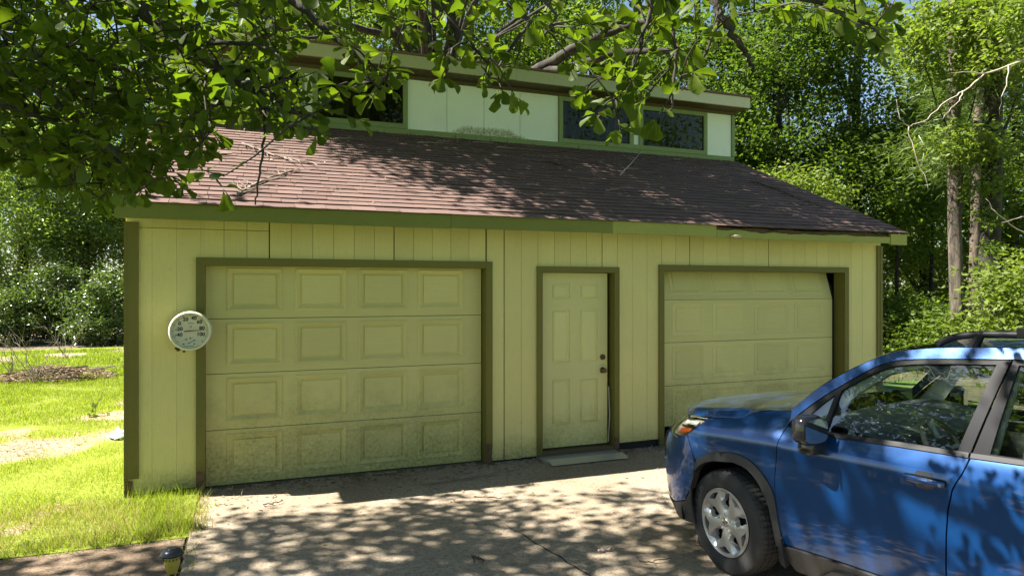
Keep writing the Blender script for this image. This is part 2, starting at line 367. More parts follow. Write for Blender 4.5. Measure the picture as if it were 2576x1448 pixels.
def rotfoot(x, w, h, sd):
    k = MB(); rr = random.Random(sd); n = 6; vs = []
    for i in range(n+1):
        u = i/n; z = u*h; vs += [(x+rr.uniform(0, .012), -.026, z), (x+w-rr.uniform(.0, .022)*(1-u), -.028, z), (x, -.006, z), (x+w, -.006, z)]
    fs = []
    for i in range(n):
        a = 4*i; b = a+4; fs += [(a, a+1, b+1, b), (a+1, a+3, b+3, b+1), (a, b, b+2, a+2)]
    k.add(vs, fs); return tag(k.build('door_casing', M_rot, G), 'rotted foot of the door casing')
rotfoot(.571, .074, .199, 1); rotfoot(3.441, .074, .219, 2); rotfoot(5.031, .066, .159, 3)
# jamb reveals
for o, d in ((OP1, .10), (OPD, .09), (OP2, .13)):
    boxobj('door_jamb', (o[0]-.03, o[0]+.001, -.004, d+.03, .005, o[2]+.001), M_trim, G)
    boxobj('door_jamb', (o[1]-.001, o[1]+.03, -.004, d+.03, .005, o[2]+.001), M_trim, G)
    boxobj('door_jamb', (o[0]+.002, o[1]-.002, -.004, d+.03, o[2]-.001, o[2]+.03), M_trim, G)

# ---- embossed panel: profile rings between an opening in a leaf and its raised field
def emboss(name, x0, x1, z0, z1, y, parent, m, prof):
    k = MB(); vs = []
    for ins, dy in prof: vs += [(x0+ins, y+dy, z0+ins), (x1-ins, y+dy, z0+ins), (x1-ins, y+dy, z1-ins), (x0+ins, y+dy, z1-ins)]
    fs = []
    for r in range(len(prof)-1):
        for i in range(4): fs.append((4*r+i, 4*r+(i+1) % 4, 4*r+4+(i+1) % 4, 4*r+4+i))
    q = 4*(len(prof)-1); fs.append((q, q+1, q+2, q+3)); k.add(vs, fs); return k.build(name, m, parent)
def leaf_with_holes(name, x0, x1, z0, z1, y0, y1, holes, parent, m):
    """a door leaf or section as one slab with rectangular openings"""
    xs = sorted({x0, x1}|{h[0] for h in holes}|{h[1] for h in holes}); zs = sorted({z0, z1}|{h[2] for h in holes}|{h[3] for h in holes})
    k = MB(); idx = {}
    def V(x, z):
        if (x, z) not in idx: idx[(x, z)] = len(k.v); k.v.append((x, y0, z))
        return idx[(x, z)]
    for xa, xb in zip(xs, xs[1:]):
        for za, zb in zip(zs, zs[1:]):
            cx, cz = (xa+xb)/2, (za+zb)/2
            if any(h[0] < cx < h[1] and h[2] < cz < h[3] for h in holes): continue
            k.f.append((V(xa, za), V(xb, za), V(xb, zb), V(xa, zb)))
    n = len(k.v); k.v += [(x0, y0, z0), (x1, y0, z0), (x1, y0, z1), (x0, y0, z1), (x0, y1, z0), (x1, y1, z0), (x1, y1, z1), (x0, y1, z1)]
    k.f += [(n, n+4, n+5, n+1), (n+1, n+5, n+6, n+2), (n+2, n+6, n+7, n+3), (n+3, n+7, n+4, n), (n+4, n+7, n+6, n+5)]
    return k.build(name, m, parent)
PROF = [(0, 0), (.003, -.008), (.014, -.011), (.022, -.006), (.054, .016), (.062, .017), (.066, .002)]
def garage_door(x0, x1, y, zs, lab, cols, tilt=0., shallow=1.):
    D = tag(empty('garage_door', (0, 0, 0)), lab); D.parent = G
    for r, (za, zb) in enumerate(zip(zs, zs[1:])):
        holes = [(a, b, za+.075, zb-.042) for a, b in cols]
        objs = [leaf_with_holes('door_section', x0, x1, za+.003, zb-.003, y, y+.045, holes, D, M_door)]
        for h in holes: objs.append(emboss('raised_panel', *h, y, D, M_door, [(a, b_*shallow) for a, b_ in PROF]))
        if tilt and r == len(zs)-2:
            T = Matrix.Translation((0, y, za)) @ Matrix.Rotation(-tilt, 4, 'X') @ Matrix.Translation((0, -y, -za))
            for o in objs: o.data.transform(T)
        k = MB(); k.box(x0+.002, x1-.002, y+.012, y+.04, za-.006, za+.0028); k.build('section_joint', M_dark, D)
    return D
def wx(px, y):      # x on a wall plane y for a pixel column
    d = FWD+RIGHT*((px-1288)/1716.0); return CAM.x+d.x*(y-CAM.y)/d.y
dy = .10
c1 = [(wx(a, dy), wx(b, dy)) for a, b in ((570, 711), (742, 872), (902, 1025), (1051, 1165))]
garage_door(.648, 3.425, dy, [.012, .545, 1.085, 1.615, 2.15], 'near garage door, mildewed along its lowest section', c1)
c2 = [(wx(a, .13), wx(b, .13)) for a, b in ((1690, 1770), (1792, 1878), (1897, 1985), (1998, 2074))]
garage_door(5.735, 8.535, .13, [.20, .70, 1.235, 1.765, 2.28], 'far garage door standing open a hand at the bottom, top section leaning in', c2, R(17), .38)
k = MB(); k.tube([(8.57, .16, .2), (8.57, .16, 1.7), (8.57, .2, 1.95), (8.57, .40, 2.15)], .02, 6); k.build('door_track', M_dark, G)
# ---- six panel entry door
DR = tag(empty('entry_door', (0, 0, 0)), 'six panel entry door'); DR.parent = G
dy = .075; dx0, dx1 = 4.122, 4.99
cols = [(wx(1388, dy), wx(1433, dy)), (wx(1459, dy), wx(1503, dy))]
rows = [(.34, .86), (1.055, 1.665), (1.79, 1.965)]
holes = [(a, b, c, d) for a, b in cols for c, d in rows]
leaf_with_holes('door_slab', dx0, dx1, .085, 2.085, dy, dy+.045, holes, DR, M_doorslab)
PD = [(0, 0), (.003, .010), (.014, .011), (.018, .002), (.034, -.004), (.038, .000)]
for h in holes: emboss('raised_panel', *h, dy, DR, M_doorslab, PD)
Mk = Matrix.Translation((4.925, dy, 1.10)) @ Matrix.Rotation(R(90), 4, 'X')
k = MB(); k.lathe([(0, .018), (.024, .018), (.033, .012), (.034, 0)], 20, Mk); k.lathe([(0, .024), (.010, .024), (.011, .018)], 10, Mk); k.build('deadbolt', M_brass, DR, True)
Mk = Matrix.Translation((4.925, dy, .945)) @ Matrix.Rotation(R(90), 4, 'X')
k = MB(); k.lathe([(0, .066), (.017, .065), (.028, .056), (.031, .044), (.024, .030), (.013, .022), (.013, .010), (.034, .006), (.036, 0)], 20, Mk); k.build('door_knob', M_brass, DR, True)
k = MB(); k.box(4.05, 5.04, -.33, .07, .0, .02); k.add([(4.06, -.40, .012), (5.0, -.40, .012), (5.0, -.26, .045), (4.06, -.26, .045)], [(0, 1, 2, 3)])
k.build('threshold', M_alu, G)
boxobj('door_sill', (4.11, 5.03, -.02, .12, .021, .07), M_brown, G)
k = MB(); k.tube([(4.994, .06, .10), (5.006, .045, .4), (5.0, .06, .75)], .008, 5); k.build('weather_strip', M_alu, DR)

# ---- lower roof: deck plus single shingles
RO = G
def roof_pt(x, s, h=0.):      # s metres up the slope from the eave
    return Vector((x, EAVE_Y+s*math.cos(SL)-h*math.sin(SL), EAVE_Z+s*math.sin(SL)+h*math.cos(SL)))
SLEN = (UP_Y-EAVE_Y)/math.cos(SL)
k = MB(); a, b_ = -.055, 9.335
k.add([roof_pt(a, .01, .002), roof_pt(b_, .01, .002), roof_pt(b_, SLEN, .002), roof_pt(a, SLEN, .002), roof_pt(a, .04, -.02), roof_pt(b_, .04, -.02), roof_pt(b_, SLEN, -.02), roof_pt(a, SLEN, -.02)],
      [(0, 1, 2, 3), (7, 6, 5, 4), (0, 4, 5, 1), (1, 5, 6, 2), (3, 7, 4, 0)])
roof = k.build('roof', M_shingle, G)
sh = []; EXP = .138; rr = random.Random(5)
for r in range(int(SLEN/EXP)+1):
    s = r*EXP; x = -.065-(rr.random()*.3)
    while x < 9.33:
        w = rr.choice((.30, .24, .33, .28)); x0, x1 = max(x, -.065+rr.uniform(-.004, .004)), min(x+w-.005, 9.345)
        if x1-x0 > .03: sh.append((x0, x1-x0, s+rr.uniform(-.006, .006)-(.025 if r == 0 else 0), rr.uniform(0, .004)))
        x += w
def shingle_mesh():
    k = MB(); t = .0065; d = .165
    k.add([(0, 0, .003), (1, 0, .003), (1, d, -.002), (0, d, -.002), (0, 0, .003+t), (1, 0, .003+t), (1, d, .0015), (0, d, .0015)],
          [(0, 3, 2, 1), (4, 5, 6, 7), (0, 1, 5, 4), (1, 2, 6, 5), (3, 0, 4, 7)])
    me = bpy.data.meshes.new('shingle'); me.from_pydata(k.v, [], k.f); me.materials.append(M_shingle); return me, k
sme, sk = shingle_mesh()
ROTS = Matrix.Rotation(SL, 4, 'X')
def shm(e): return Matrix.Translation(roof_pt(e[0], e[2], .004+e[3])) @ ROTS @ Matrix.Rotation(R(-1.6), 4, 'X') @ Matrix.Diagonal((e[1], 1, 1, 1))
def shscore(e):
    p = roof_pt(e[0]+e[1]/2, e[2]); return (p-CAM).length/max(.4, e[1]/.3)
sh.sort(key=shscore)
for e in sh[:298]:
    o = link('shingle', sme); o.parent = roof; o.matrix_local = shm(e)
k = MB()
for e in sh[298:]:
    M = shm(e); k.add([M @ Vector(v) for v in sk.v], sk.f)
tag(k.build('shingle_field', M_shingle, roof), kind='stuff')

# ---- raised upper storey
UY = 3.10
UP = G
k = MB(); k.box(-.10, 9.30, UY+.02, UY+.12, 4.0, 5.12); k.build('upper_wall_core', M_dark, G)
ux = [-.10, .385]; 
panels = [(-.10, .40), (3.27, 3.88), (3.884, 4.48), (4.484, 5.09), (5.094, 5.765), (8.695, 9.235)]
for a, b_ in panels: boxobj('siding_panel', (a+.0015, b_-.0015, UY, UY+.019, 4.30, 5.05), M_upper, G)
boxobj('base_trim', (-.10, 4.50, UY-.025, UY-.001, 4.21, 4.298), M_uptrim, G); boxobj('base_trim', (4.503, 9.29, UY-.024, UY-.001, 4.20, 4.292), M_uptrim, G)
boxobj('corner_board', (9.238, 9.30, UY-.03, UY+.05, 4.30, 5.06), M_uptrim, G); boxobj('corner_board', (-.13, -.102, UY-.03, UY+.05, 4.22, 5.10), M_uptrim, G)
boxobj('frieze_board', (-.10, 9.30, UY-.03, UY-.001, 5.052, 5.105), M_brown, G)
M_pane = glass('dark_window_glass', (.62, .64, .5), .0, .42)
M_curtain, nt_, b_s = nodes('faded_curtain'); cn = noise(nt_, coord(nt_, (16, 1, 1.2)), 1.0, 4); L(nt_, mix(nt_, ramp(nt_, cn, .42, .66), (.035, .032, .014), (.17, .16, .05)), b_s.inputs['Base Color']); b_s.inputs['Roughness'].default_value = .95
def window(x0, x1, z0, z1, mids):
    W = empty('window'); W.parent = G
    t = .07
    boxobj('window_frame', (x0, x0+t, UY-.035, UY+.02, z0, z1), M_uptrim, W); boxobj('window_frame', (x1-t, x1, UY-.035, UY+.02, z0, z1), M_uptrim, W)
    boxobj('window_frame', (x0+t+.001, x1-t-.001, UY-.033, UY+.02, z1-t, z1), M_uptrim, W); boxobj('window_frame', (x0+t+.001, x1-t-.001, UY-.036, UY+.02, z0, z0+t), M_uptrim, W)
    c = (x0+x1)/2
    for a, b_ in ((c-.13, c-.055), (c+.055, c+.13)): boxobj('mullion', (a, b_, UY-.034, UY+.02, z0+t+.001, z1-t-.001), M_uptrim, W)
    boxobj('mullion', (c-.054, c+.054, UY-.005, UY+.02, z0+t+.001, z1-t-.001), M_upper, W)
    for a, b_ in ((x0+t, c-.131), (c+.131, x1-t)):
        boxobj('pane', (a+.002, b_-.002, UY-.006, UY-.002, z0+t+.002, z1-t-.002), M_pane, W)
        boxobj('room', (a, b_, UY+.012, UY+.0195, z0+t, z1-t), M_curtain, W)
window(.40, 3.265, 4.296, 5.045, None); window(5.77, 8.69, 4.29, 5.045, None)
# upper roof: shed falling to the back, with mossy fascia and a dark felt edge
fy = UY-.33
boxobj('upper_fascia', (-.16, 4.9, fy, fy+.035, 5.125, 5.305), M_upfascia, G); boxobj('upper_fascia', (4.903, 7.697, fy+.002, fy+.035, 5.12, 5.30), M_upfascia, G); tag(boxobj('upper_fascia', (7.70, 9.385, fy+.001, fy+.035, 5.118, 5.298), M_pale_fascia, G), 'pale right end of the upper fascia')
boxobj('upper_soffit', (-.15, 9.37, fy+.036, UY+.12, 5.108, 5.122), M_brown, G)
k = MB(); pr = [(fy-.025, 5.308), (fy-.025, 5.335), (6.95, 3.75), (6.95, 3.70), (UY+.2, 5.22)]
n = len(pr); k.add([(-.18, y, z) for y, z in pr]+[(9.40, y, z) for y, z in pr], [tuple(range(n))[::-1], tuple(range(n, 2*n))]+[(i, (i+1) % n, n+(i+1) % n, n+i) for i in range(n)])
k.build('upper_roof', M_shingle, G)

# ================================================================ leaf meshes (numpy, many leaves in one mesh)
def leaf_template(kind):
    if kind == 'kite':
        return np.array([(0, 0, 0), (.45, -.5, .10), (1, 0, 0), (.45, .5, .10)]), [(0, 1, 2), (0, 2, 3)]
    if kind == 'oak_low':
        v = np.array([(0, 0, 0), (.6, 0, -.02), (1, 0, -.12), (.55, -.5, .10), (.9, -.6, .02), (.55, .5, .10), (.9, .6, .02)])
        return v, [(0, 3, 1), (1, 3, 4, 2), (0, 1, 5), (1, 2, 6, 5)]
    if kind == 'needle':
        return np.array([(0, -.5, 0), (0, .5, 0), (1, 0, -.1)]), [(0, 1, 2)]
    if kind == 'oak':   # spoon shaped, three shallow lobes at the tip, folded along the midrib
        us = [0, .12, .24, .38, .50, .62, .75, .87, .95, 1.0]; hw = [.03, .05, .15, .27, .30, .36, .46, .46, .31, .12]
        v = []; f = []
        for i, (u, w) in enumerate(zip(us, hw)):
            c = -.16*u*u
            uu = u+(.02 if i == 6 else 0)
            v += [(u, 0, c), (uu-.02*(i == 9), -w, c+.22*w), (uu-.02*(i == 9), w, c+.22*w)]
        for i in range(len(us)-1):
            a = 3*i; b = a+3; f += [(a, b, b+1, a+1), (a, a+2, b+2, b)]
        return np.array(v), f
def leaf_arrays(kind, pos, axis, nrm, length, width):
    T, F = leaf_template(kind)
    axis = axis/np.linalg.norm(axis, axis=1, keepdims=True)
    side = np.cross(nrm, axis); ln = np.linalg.norm(side, axis=1, keepdims=True); side = side/np.maximum(ln, 1e-6)
    nn = np.cross(axis, side)
    V = pos[:, None, :]+(T[None, :, 0:1]*axis[:, None, :]*length[:, None, None]+T[None, :, 1:2]*side[:, None, :]*width[:, None, None]+T[None, :, 2:3]*nn[:, None, :]*length[:, None, None])
    return V, F
def leaf_mesh(name, kind, pos, axis, nrm, length, width, m, parent=None):
    V, F = leaf_arrays(kind, pos, axis, nrm, length, width)
    n, nv = V.shape[0], V.shape[1]
    me = bpy.data.meshes.new(name); me.vertices.add(n*nv); me.vertices.foreach_set('co', V.reshape(-1).astype(np.float32))
    flat = np.concatenate([np.array(f) for f in F]); tot = len(flat)
    loops = (flat[None, :]+np.arange(n)[:, None]*nv).reshape(-1).astype(np.int32)
    lt = np.array([len(f) for f in F]); ls = np.concatenate([[0], np.cumsum(lt)[:-1]])
    me.loops.add(n*tot); me.loops.foreach_set('vertex_index', loops)
    me.polygons.add(n*len(F)); me.polygons.foreach_set('loop_start', (ls[None, :]+np.arange(n)[:, None]*tot).reshape(-1).astype(np.int32))
    me.polygons.foreach_set('loop_total', np.tile(lt, n).astype(np.int32))
    if kind == 'oak': me.polygons.foreach_set('use_smooth', [True]*(n*len(F)))
    me.update(calc_edges=True)
    return link(name, me, m, parent)
def rand_dirs(n, rg):
    v = rg.normal(size=(n, 3)); return v/np.linalg.norm(v, axis=1, keepdims=True)

# ================================================================ GRASS, LITTER
M_grass = leaf_mat('lawn_grass', (.105, .155, .014), (.29, .33, .05), .42, .5, .3)
M_litter = leaf_mat('dry_leaves', (.10, .055, .025), (.36, .27, .19), .1, .8, .1)
gx, gy = np.meshgrid(np.linspace(-13, .62, 180), np.linspace(-1.3, 18, 260), indexing='ij')
BARE = np.vectorize(bare)(gx, gy)
def bare_np(x, y):
    i = np.clip(((x+13)/13.62*179).astype(int), 0, 179); j = np.clip(((y+1.3)/19.3*259).astype(int), 0, 259); return BARE[i, j]
def blades(n, x0, x1, y0, y1, h0, h1, w, keep):
    x = rng.uniform(x0, x1, n); y = rng.uniform(y0, y1, n); k = keep(x, y); x, y = x[k], y[k]; n = len(x)
    ax = rng.normal(size=(n, 3))*.42; ax[:, 2] = 1; h = rng.uniform(h0, h1, n); h *= .6+.8*np.abs(np.sin(x*2.1+np.sin(y*1.7)*2))*.7
    nr = rand_dirs(n, rng); nr[:, 2] *= .2
    return np.stack([x, y, np.full(n, .0)], 1), ax, nr, h, np.full(n, w)*rng.uniform(.6, 1.3, n)
inside = lambda x, y: ((x < -.03) | (y < -.06))
lawnkeep = lambda x, y: inside(x, y) & (rng.uniform(0, 1, len(x)) > bare_np(x, y)*1.15)
parts = [blades(56000, -3.6, .58, -1.2, 4.2, .03, .085, .0065, lawnkeep), blades(60000, -6, 0, 4, 10, .04, .10, .012, lawnkeep), blades(40000, -9.5, 0, 10, 17.2, .05, .13, .022, lawnkeep),
         blades(1100, -.12, .60, -.66, -.03, .08, .26, .007, lambda x, y: rng.uniform(0, 1, len(x)) < np.exp(-((x-.25)/.3)**2-((y+.2)/.22)**2)),
         blades(1600, -2.6, .62, -1.32, -1.02, .04, .12, .007, lambda x, y: rng.uniform(0, 1, len(x)) < .75),
         blades(420, .57, .68, -3.2, -1.0, .02, .07, .006, lambda x, y: rng.uniform(0, 1, len(x)) < .5),
         blades(3600, .2, 1.15, -1.15, -.12, .04, .13, .006, lambda x, y: rng.uniform(0, 1, len(x)) < np.clip(1.1-(x-.45)/.22-.5*np.sin(y*14)*(x > .5)-.4*np.sin(y*31+1)*(x > .5), 0, 1)),
         blades(9000, 9.4, 24, 3, 16, .05, .12, .03, lambda x, y: x < x+1)]
leaf_mesh('grass', 'needle', *[np.concatenate([p[i] for p in parts]) for i in range(5)], M_grass)
tag(bpy.data.objects['grass'], kind='stuff')
M_straw = leaf_mat('dry_grass_blades', (.22, .17, .07), (.48, .42, .22), .3, .6, .2)
parts = [blades(9000, -3.6, .62, -1.25, 4.2, .03, .08, .006, inside), blades(7000, -6, 0, 4, 12, .03, .09, .012, inside), blades(5000, -.9, .7, -1.2, -.05, .03, .10, .0055, inside)]
tag(leaf_mesh('dry_grass', 'needle', *[np.concatenate([p[i] for p in parts]) for i in range(5)], M_straw), kind='stuff')
def litter(name, xs, ys, zs, size, m):
    n = len(xs); ax = rand_dirs(n, rng); ax[:, 2] *= .25; nr = rand_dirs(n, rng)*.35; nr[:, 2] = 1
    o = leaf_mesh(name, 'kite', np.stack([xs, ys, zs], 1), ax, nr, rng.uniform(.5, 1.4, n)*size, rng.uniform(.25, .6, n)*size, m); return tag(o, kind='stuff')
n = 9000; x = rng.uniform(-4, .5, n); y = rng.uniform(-1.2, 9, n); k_ = inside(x, y) & (rng.uniform(0, 1, n) < bare_np(x, y)**1.5)
x, y = x[k_], y[k_]
litter('leaf_litter', x, y, rng.uniform(.025, .05, len(x)), .055, M_litter)
n = 900; x = rng.uniform(.7, 9.2, n); y = -.05-rng.exponential(.22, n); litter('leaf_litter', x, y, np.full(n, .008), .05, M_litter)
n = 260; x = rng.uniform(.6, 9, n); y = rng.uniform(-4, -.9, n); litter('leaf_litter', x, y, np.full(n, .008), .035, M_litter)
# debris on the shingles
n = 560; xs = rng.uniform(0, 9.3, n); ss = SLEN*rng.uniform(0, 1, n)**.75
P = np.array([roof_pt(a, b_, .022) for a, b_ in zip(xs, ss)]); litter('roof_litter', P[:, 0], P[:, 1], P[:, 2], .035, leaf_mat('bleached_leaves', (.30, .22, .16), (.62, .52, .42), .1, .8, .1))
n = 300; xs = rng.uniform(0, 9.3, n); P = np.array([roof_pt(a, SLEN-abs(rng.normal())*.25, .02) for a in xs]); litter('roof_litter', P[:, 0], P[:, 1], P[:, 2], .05, M_litter)

# ================================================================ STICKS AND DEAD BRANCHES
M_stick = plain('dead_wood', (.20, .155, .12), .9, var=.5, scale=20, bmp=.4)
M_pale = plain('bleached_wood', (.42, .34, .28), .9, var=.4, scale=20, bmp=.4)
M_darkwood = plain('dark_dead_wood', (.075, .055, .04), .9, var=.5, scale=14, bmp=.4)
def on_roof(px, py, h=.03):
    nrm = Vector((0, -math.sin(SL), math.cos(SL))); d = at(px, py, 1)-CAM; p0 = roof_pt(0, 0, h); return CAM+d*((p0-CAM).dot(nrm)/d.dot(nrm))
def wobble(pts, n=5, a=.02, sd=0):
    rr = random.Random(sd); out = []
    for p, q in zip(pts, pts[1:]):
        p, q = Vector(p), Vector(q)
        for i in range(n): out.append(p.lerp(q, i/n)+Vector((rr.uniform(-a, a), rr.uniform(-a, a), rr.uniform(-a, a)*.5)))
    return out+[Vector(pts[-1])]
def stick(name, pts, r0, r1, twigs, sd, m, label=None, cat='branch', group=None, parent=None, upd=Vector((0, 0, 1)), tl=.25, a=.012):
    k = MB(); rr = random.Random(sd); P = wobble(pts, 5, a, sd); n = len(P)
    if parent is None: base = P[0].copy()
    else: base = Vector((0, 0, 0))
    P = [p-base for p in P]; k.tube(P, [r0+(r1-r0)*i/(n-1) for i in range(n)], 6)
    for _ in range(twigs):
        i = rr.randrange(1, n-1); d = (P[i+1]-P[i-1]).normalized(); s = d.cross(upd).normalized()*rr.choice((-1, 1))
        q = P[i]; L_ = tl*rr.uniform(.5, 1.2); pts2 = [q]
        for j in range(4): q = q+(d*rr.uniform(.3, .9)+s*rr.uniform(.2, .9)+upd*rr.uniform(-.02, .16)).normalized()*L_/4; pts2.append(q)
        k.tube(pts2, [r1*1.0, r1*.9, r1*.7, r1*.5, r1*.3], 4)
    o = k.build(name, m, parent)
    if parent is None: o.location = base
    if label: tag(o, label, cat, group)
    return o
UPR = Vector((0, -math.sin(SL), math.cos(SL)))
stick('fallen_branch', [on_roof(476, 394), on_roof(515, 390), on_roof(554, 387)], .035, .025, 5, 1, M_stick, 'short thick broken limb on the sunlit left of the shingle roof', upd=UPR, tl=.2)
stick('fallen_branch', [on_roof(608, 360), on_roof(650, 375), on_roof(692, 391), on_roof(745, 402), on_roof(798, 414)], .018, .007, 16, 2, M_stick, 'long forked dead branch high on the roof below the left upper window', upd=UPR, tl=.3)
stick('fallen_branch', [on_roof(600, 487), on_roof(632, 470), on_roof(668, 450), on_roof(752, 424)], .016, .008, 14, 3, M_stick, 'bent dead branch with a spray of twigs low on the sunlit roof', upd=UPR, tl=.28)
stick('fallen_branch', [on_roof(1375, 405), on_roof(1405, 412), on_roof(1445, 428)], .016, .006, 6, 4, M_darkwood, 'dark twiggy stick in the shade at mid roof', upd=UPR, tl=.2)
stick('fallen_branch', [on_roof(1890, 455), on_roof(1960, 478), on_roof(2070, 520)], .014, .006, 8, 5, M_darkwood, 'dark thin branch lying down the right end of the roof', upd=UPR, tl=.25)
stick('fallen_branch', [on_roof(1560, 440, .25), on_roof(1592, 405, .12), on_roof(1618, 378, .05)], .008, .004, 5, 6, M_pale, 'pale upright twig leaning under the right upper window', upd=UPR, tl=.25)
for i in range(26):
    px_, py_ = random.Random(i+50).uniform(520, 2050), 0; rr = random.Random(i+90); s_ = rr.uniform(.1, .95)*SLEN; p = roof_pt(.3+8.6*rr.random(), s_, .022); a_ = rr.uniform(-.9, .5)
    q = p+(Vector((1, 0, 0))*math.cos(a_)+Vector((0, math.cos(SL), math.sin(SL)))*math.sin(a_))*rr.uniform(.12, .42)
    stick('roof_twig', [p, p.lerp(q, .5), q], .005, .003, 2, i+200, M_pale if rr.random() < .6 else M_stick, 'thin dry twig scattered on the brown shingle roof', 'twig', 'dry twigs scattered over the shingle roof', upd=UPR, tl=.1)
def gnd(px, py, z=.02): 
    d = at(px, py, 1)-CAM; return CAM+d*((z-CAM.z)/d.z)
stick('fallen_twig', [gnd(1506, 1384), gnd(1520, 1380), gnd(1540, 1377)], .009, .007, 0, 11, M_pale, 'short pale twig on the shaded driveway left of the car wheel', 'twig')
stick('fallen_twig', [gnd(1188, 1397), gnd(1200, 1401), gnd(1218, 1408)], .009, .006, 2, 12, M_darkwood, 'dark twig on the driveway in the middle of the shade', 'twig', tl=.08)
stick('fallen_twig', [gnd(1610, 1410), gnd(1640, 1412), gnd(1690, 1403)], .005, .003, 1, 13, M_darkwood, 'thin curved twig on the driveway beside the front tyre', 'twig', tl=.08)
stick('fallen_twig', [gnd(1196, 1248), gnd(1240, 1250), gnd(1262, 1253)], .006, .003, 2, 14, M_darkwood, 'thin twig at the edge of the sunlit strip of concrete', 'twig', tl=.1)
stick('fallen_twig', [gnd(660, 1268), gnd(690, 1264), gnd(712, 1258)], .008, .005, 1, 15, M_stick, 'curled twig on the bright concrete near the first garage door', 'twig', tl=.1)
stick('fallen_twig', [gnd(1060, 1216), gnd(1150, 1205), gnd(1250, 1187), gnd(1330, 1172)], .009, .004, 3, 16, M_stick, 'long thin stick lying along the wall between garage door and entry door', 'stick', tl=.15)
# brush pile on the lawn
bp = Vector((-2.75, 9.7, .02)); B = tag(empty('brush_pile', bp), 'heap of dead branches and old leaves on the sunny lawn left of the garage', 'brush pile')
rr = random.Random(3)
for i in range(38):
    a_ = rr.gauss(.1, .55)+(math.pi if rr.random() < .5 else 0); c = Vector((rr.gauss(0, .40), rr.gauss(0, .3), 0)); z = max(.03, .36-.30*abs(c.x)-.3*abs(c.y))*rr.uniform(.2, 1)
    l = rr.uniform(.4, 1.25); d = Vector((math.cos(a_), math.sin(a_), rr.uniform(-.12, .22)))
    p = c-d*l*.5+Vector((0, 0, z)); q = c+d*l*.5+Vector((0, 0, z)); p.z = max(.01, p.z); q.z = max(.01, q.z)
    stick('stick', [p, (p+q)/2+Vector((0, 0, .03)), q], rr.uniform(.012, .032), .006, rr.randrange(1, 5), 300+i, rr.choice((M_stick, M_darkwood, M_darkwood, M_darkwood)), parent=B, tl=.45, a=.03)
n = 1500; ang = rng.uniform(0, 6.28, n); rad = np.sqrt(rng.uniform(0, 1, n)); x = np.cos(ang)*rad*1.15; y = np.sin(ang)*rad*.75
o = litter('dead_leaves', x, y, .26*(1-rad)**1.0+rng.uniform(.0, .04, n), .075, M_litter); o.parent = B
# bare saplings standing in front of the hedge
M_grey = plain('grey_twigs', (.22, .19, .15), .9, var=.4)
def bare_shrub(base, h, n, sd, label, spread=.5):
    rr = random.Random(sd); T = tag(empty('bare_shrub', base), label, 'shrub', None)
    for i in range(n):
        a_ = rr.uniform(0, 6.28); d = Vector((math.cos(a_)*spread*rr.uniform(.3, 1), math.sin(a_)*spread*rr.uniform(.3, 1), 1)).normalized(); l = h*rr.uniform(.6, 1)
        stick('stem', [(0, 0, 0), d*l*.5+Vector((0, 0, .05)), d*l], .010, .003, 9, sd*100+i, M_grey, parent=T, upd=Vector((rr.uniform(-1, 1), rr.uniform(-1, 1), .3)).normalized(), tl=.5, a=.03)
bare_shrub(gnd(86, 966, 0), 1.15, 5, 5, 'leafless brown sapling standing behind the brush heap at far left', .7)
bare_shrub(gnd(30, 950, 0), .95, 4, 6, 'bare twiggy sprout at the left edge of the lawn', .8)
bare_shrub(gnd(165, 905, 0), 1.5, 4, 7, 'dry leafless bush against the hedge behind the brush heap', .7)
wp = gnd(235, 1050, 0); W_ = tag(empty('weed_sprout', wp), 'small dark leaved sapling shoot in the littered lawn near the wall corner', 'weed')
stick('stem', [(0, 0, 0), (.05, 0, .2), (.14, .02, .42)], .006, .003, 3, 77, M_darkwood, parent=W_, tl=.12)
M_weed = leaf_mat('weed_leaf', (.05, .09, .02), (.08, .14, .03), .25)
n = 14; o = leaf_mesh('leaf_tuft', 'kite', rng.normal(size=(n, 3))*.05+np.array([0, 0, .09]), rand_dirs(n, rng), rand_dirs(n, rng), np.full(n, .13), np.full(n, .09), M_weed, W_)
# crumpled pale blue plastic by the wall
k = MB(); rr = random.Random(9); n = 9; vs = []
for j in range(n):
    for i in range(n):
        u, v = i/(n-1)-.5, j/(n-1)-.5; vs.append((u*.22+rr.uniform(-.015, .015), v*.26+rr.uniform(-.015, .015), .02+.13*max(0, 1-4*(u*u+v*v))*rr.uniform(.2, 1)))
k.add(vs, [(j*n+i, j*n+i+1, (j+1)*n+i+1, (j+1)*n+i) for j in range(n-1) for i in range(n-1)])
o = k.build('plastic_bag', plain('pale_blue_plastic', (.26, .38, .42), .35, var=.2), None, True); o.location = gnd(301, 1100, .02); o.rotation_euler = (0, 0, .5)
tag(o, 'crumpled pale blue plastic bag on the lawn beside the wall corner', 'bag')
md = o.modifiers.new('thickness', 'SOLIDIFY'); md.thickness = .002
# log under the half open door
k = MB(); k.tube(wobble([(5.78, .02, .075), (6.4, .03, .075), (7.1, .05, .07)], 4, .008, 4), .075, 10); o = k.build('log', M_darkwood); tag(o, 'dark log lying under the raised bottom of the far garage door', 'log')
# mushroom like bracket on the rotten fascia
k = MB(); k.lathe([(0, .03), (.05, .026), (.075, .008), (.06, -.01), (.02, -.016), (0, -.016)], 14, Matrix.Translation(Vector((6.47, EAVE_Y-.02, 2.527))) @ Matrix.Diagonal((1, .7, .8, 1)))
tag(k.build('bracket_fungus', plain('pale_fungus', (.62, .52, .38), .8), None, True), 'pale bracket fungus on the rotten right fascia board', 'fungus')

